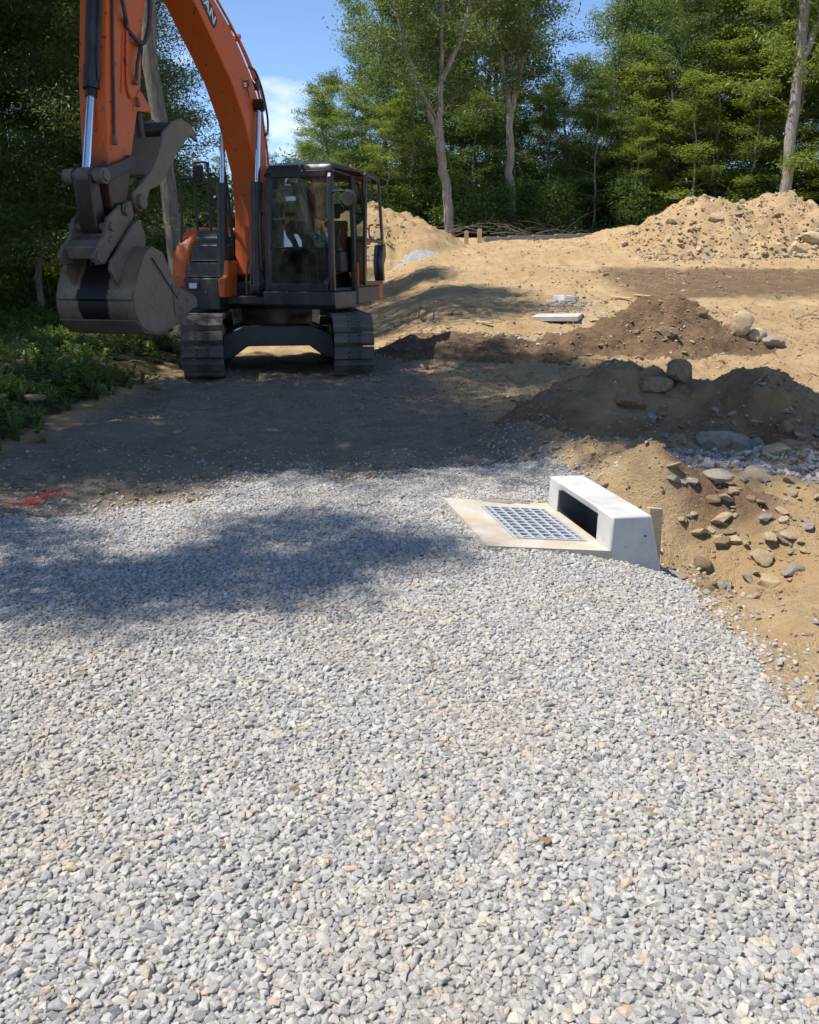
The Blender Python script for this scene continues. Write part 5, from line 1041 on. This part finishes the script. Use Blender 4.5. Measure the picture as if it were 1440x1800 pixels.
def stick(px, py, L, r0, rz, el, label):
    p = at(px, py); b = MB(); d = Vector((math.cos(rz) * math.cos(el), math.sin(rz) * math.cos(el), math.sin(el))); q = bez([Vector((0, 0, -.02)), d * L * .5 + Vector((0, 0, .03)), d * L], 8); b.tube(q, [r0 * (1 - .6 * j / (len(q) - 1)) for j in range(len(q))], 6)
    o_ = q[4]; b.tube([o_, o_ + Vector((d.y * .3 + d.x * .2, -d.x * .3, .25)) * L], [r0 * .5, .004], 4); o = b.build('stick', M['twig'], None); o.location = (p.x, p.y, float(surf(p.x, p.y)[0]) + .01); tag(o, label, 'stick')
for a in ((1318, 682, .30, .02, .3, .35, 'dark stick poking out of the right side of the shaded pile'), (762, 562, .22, .018, 1.3, 1.2, 'upright broken root at the edge of the low soil heap'), (735, 560, .3, .012, 1.0, 1.1, 'thin upright twig next to the broken root'), (770, 558, .5, .03, .1, .08, 'pale stick lying above the low soil heap'), (1010, 575, .25, .01, 1.8, .6, 'thin twig poking up beside the concrete slab'),
          (940, 612, .5, .02, .5, .1, 'thick root lying on the topsoil in front of the concrete slab'), (1372, 528, .4, .02, 1.9, .5, 'forked dark twig on the brown soil strip'), (1130, 520, .3, .012, 1.0, .8, 'fine twig sticking out near the two boards'), (215, 640, .6, .01, -.7, .1, 'bent dry twig on the road edge under the bucket'), (62, 840, .45, .006, .9, .5, 'dry pale grass stem at the road edge'), (1400, 560, .5, .015, .2, .1, 'thin root on the bare ground right of the flat stone'), (885, 618, .35, .015, 2.2, .2, 'dark root lying in front of the low soil heap')): stick(*a)

# ------------------------------------------------------------------ weeds and grass on the left bank
def blades(name, seed, n, L, spread, mat, wide=.010):
    r = np.random.default_rng(seed); V = []; F = []; 
    for i in range(n):
        a = r.uniform(0, 6.28); d = np.array([math.cos(a), math.sin(a), 0]); s_ = np.array([-d[1], d[0], 0]) * wide * r.uniform(.6, 1.3); o = d * r.uniform(0, .3) * spread; l = L * r.uniform(.5, 1.1); bnd = r.uniform(.2, .9) * spread * 2.2
        k = len(V)
        for t in (0, .35, .7, 1.0): c = o + d * bnd * t * t + np.array([0, 0, l * (t - .25 * t * t)]); w_ = s_ * (1 - t ** 1.5 * .92); V += [c - w_, c + w_]
        F += [(k + 2 * j, k + 2 * j + 1, k + 2 * j + 3, k + 2 * j + 2) for j in range(3)]
    return npmesh(name, V, F, [mat], False, {'tone': ('FLOAT', 'FACE', r.random(len(F)).astype(np.float32))})
def weed(name, seed, n, L, H, mat, wide=.4, stem=True):
    r = np.random.default_rng(seed); V = []; F = []
    for i in range(n):
        t = (i + .5) / n; a = i * 2.4 + r.normal(0, .3); el = R(10 + 45 * t + r.normal(0, 12)); d = np.array([math.cos(a) * math.cos(el), math.sin(a) * math.cos(el), math.sin(el)]); s_ = np.array([-math.sin(a), math.cos(a), 0]); l = L * r.uniform(.7, 1.15) * (1.1 - .45 * t); o = np.array([r.normal(0, .02), r.normal(0, .02), H * (.12 + .85 * t)]); k = len(V)
        for q, wd in ((.05, .02), (.3, .85), (.6, 1.0), (.85, .5), (1.0, .03)):
            c = o + d * l * q - np.array([0, 0, .35 * l * q * q]); V += [c - s_ * wd * wide * l * .5, c - np.array([0, 0, .06 * l * wd]), c + s_ * wd * wide * l * .5]
        for j in range(4): F += [(k + 3 * j, k + 3 * j + 1, k + 3 * j + 4, k + 3 * j + 3), (k + 3 * j + 1, k + 3 * j + 2, k + 3 * j + 5, k + 3 * j + 4)]
    return npmesh(name, V, F, [mat], True, {'tone': ('FLOAT', 'FACE', np.repeat(r.random(n), 8).astype(np.float32))})
veg = [blades('grass_tuft', 700 + i, 26, .22 + .05 * i, .09, M['grass'], .006) for i in range(3)] + [weed('low_weed', 710 + i, 16, .10, .16, M['leaf'] if i % 2 else M['leaf_lime'], .5) for i in range(3)] + [weed('low_weed', 715, 22, .07, .10, M['leaf_olive'], .6)]
veg_coll = src_coll('bank_plant', veg)
n = 14000; x = rng.uniform(-13, -2.6, n); y = 4.9 + 22 * rng.random(n) ** 1.5
edge = -x - .35 * ss(y, 5, 9) + .8 * ss(-y, -7.5, -4.5) + .7 * fbm(x, y, .9, 3, 71); k = (rng.random(n) < ss(edge, 3.0, 3.9) * (.25 + .75 * ss(fbm(x, y, .8, 3, 72), -.25, .2))) & (-x < .62 * y + 1.5) & ~((np.abs(x + 3.9) < .5) & (y < 6.2)); x = x[k]; y = y[k]; n = len(x)
s_ = rng.uniform(.6, 1.5, n); gr = scatter('bank_weeds', np.stack([x, y, height(x, y) - .01], 1), np.stack([rng.normal(0, .12, n), rng.normal(0, .12, n), rng.uniform(0, 6.28, n)], 1), s_[:, None] * np.ones((1, 3)), rng.random(n), np.where(rng.random(n) < .3, rng.integers(0, 3, n), rng.integers(3, 7, n)), veg_coll)
tag(gr, 'green grass and low weeds covering the shaded bank left of the road', 'weeds', kind='stuff')
n = 260; x = np.concatenate([rng.normal(-.9, .55, 110), rng.uniform(7.5, 12, 60), rng.uniform(2.5, 6, 40), rng.normal(-.2, .3, 50)]); y = np.concatenate([rng.normal(28.9, .5, 110), rng.normal(24.8, .8, 60), rng.normal(24.2, .3, 40), rng.normal(15.3, .25, 50)]); s_ = rng.uniform(.3, .7, n)
k = np.ones(n, bool); k[110:170] = rng.random(60) < .4; k[170:] = rng.random(90) < .35; x = x[k]; y = y[k]; s_ = s_[k]; n = len(x)
g2 = scatter('pile_weeds', np.stack([x, y, surf(x, y) - .02], 1), np.stack([rng.normal(0, .1, n), rng.normal(0, .1, n), rng.uniform(0, 6.28, n)], 1), s_[:, None] * np.ones((1, 3)), rng.random(n), rng.integers(0, 6, n), veg_coll); tag(g2, 'sparse green sprigs sprouting on the brown pile and bare soil', 'weeds', kind='stuff')
for px, py, s2, sd2, lab in ((152, 668, 1.0, 31, 'broad leaved green weed with large pale leaves under the bucket'), (98, 660, .8, 37, 'second leafy weed beside the large broad leaved one')):
    p = at(px, py); e = empty('broadleaf_weed', (p.x, p.y, hz(p.x, p.y)), sd2); e.scale = (s2,) * 3; tag(e, lab, 'weed'); r = np.random.default_rng(sd2)
    b = MB(); b.tube([(0, 0, -.05), (.01, 0, .2), (.0, .02, .40)], [.010, .008, .005], 6); b.build('stem', M['leaf'], e)
    for i in range(15):
        me = weed('leaf', sd2 * 10 + i, 1, .30 - .010 * i, .0, M['leaf_lime'] if i % 3 else M['grass'], .36); o = bpy.data.objects.new('leaf', me); o.location = (0, 0, .04 + .024 * i); o.rotation_euler = (r.normal(0, .1), -.15 - .035 * i, i * 2.4 + r.normal(0, .3)); link(o, e)

# ------------------------------------------------------------------ dry leaves on the gravel, root and twig litter on the clearing
M['dryleaf'] = paint('dry_leaf', (.20, .115, .05), .8, .4, (.32, .22, .12))
for i, (px, py, sz, lab) in enumerate(((500, 1402, .035, 'dry brown leaf on the gravel, curled and lying alone'), (637, 1560, .045, 'largest dry brown leaf lying flat on the gravel'), (974, 1482, .036, 'dark brown leaf lying on the gravel below the drain inlet'), (1134, 1426, .038, 'reddish brown leaf on the gravel near the dirt edge'),
        (372, 1508, .034, 'pale tan dry leaf flat on the gravel'), (158, 1196, .05, 'long orange tan bark scrap on the gravel'), (762, 1188, .028, 'small dark leaf scrap on the gravel halfway to the drain'), (345, 1258, .03, 'brown leaf scrap on the gravel below the bark scrap'), (14, 1440, .05, 'straw coloured wood chip on the gravel'))):
    p = at(px, py); me = weed('dry_leaf', 900 + i, 1, sz * 1.6, .0, M['dryleaf'], .62 if i != 5 else .3); o = bpy.data.objects.new('dry_leaf', me); o.location = (p.x, p.y, p.z + .032); o.rotation_euler = (.15, .35, i * 1.9); tag(o, lab, 'dry leaf', 'dry leaves on the gravel'); link(o)
tw = []
for i in range(6):
    b = MB(); r = np.random.default_rng(950 + i); q = bez([(-.5, 0, 0), (-.1, r.normal(0, .08), .04), (.2, r.normal(0, .1), .03), (.5, r.normal(0, .12), .0)], 9); b.tube(q, [.022 - .0015 * j for j in range(len(q))], 5); b.tube([q[4], q[4] + Vector((.18, .16 if i % 2 else -.16, .09))], [.012, .004], 4); tw.append(b.mesh('twig', [M['twig']]))
twc = src_coll('twig_shape', tw); n = 1500
x = np.concatenate([rng.uniform(-1.2, 9, 900), rng.normal(3.6, 1.1, 350), rng.normal(.9, .8, 250)]); y = np.concatenate([11.5 + 15 * rng.random(900) ** 1.3, rng.normal(13.9, .6, 350), rng.normal(13.9, .5, 250)]); k = (y > 11) & (x > -1.2) & (rng.random(n) < .3 + .7 * ss(fbm(x, y, .6, 3, 88), -.1, .2)); x = x[k]; y = y[k]; n = len(x); L = np.clip(rng.lognormal(math.log(.13), .5, n), .05, .5)
lt = scatter('root_litter', np.stack([x, y, surf(x, y) + .008], 1), np.stack([rng.normal(0, .25, n), rng.normal(0, .25, n), rng.uniform(0, 6.28, n)], 1), L[:, None] * np.ones((1, 3)), rng.random(n), rng.integers(0, 6, n), twc)
tag(lt, 'bits of root and twig strewn over the bare clearing', 'root litter', kind='stuff')
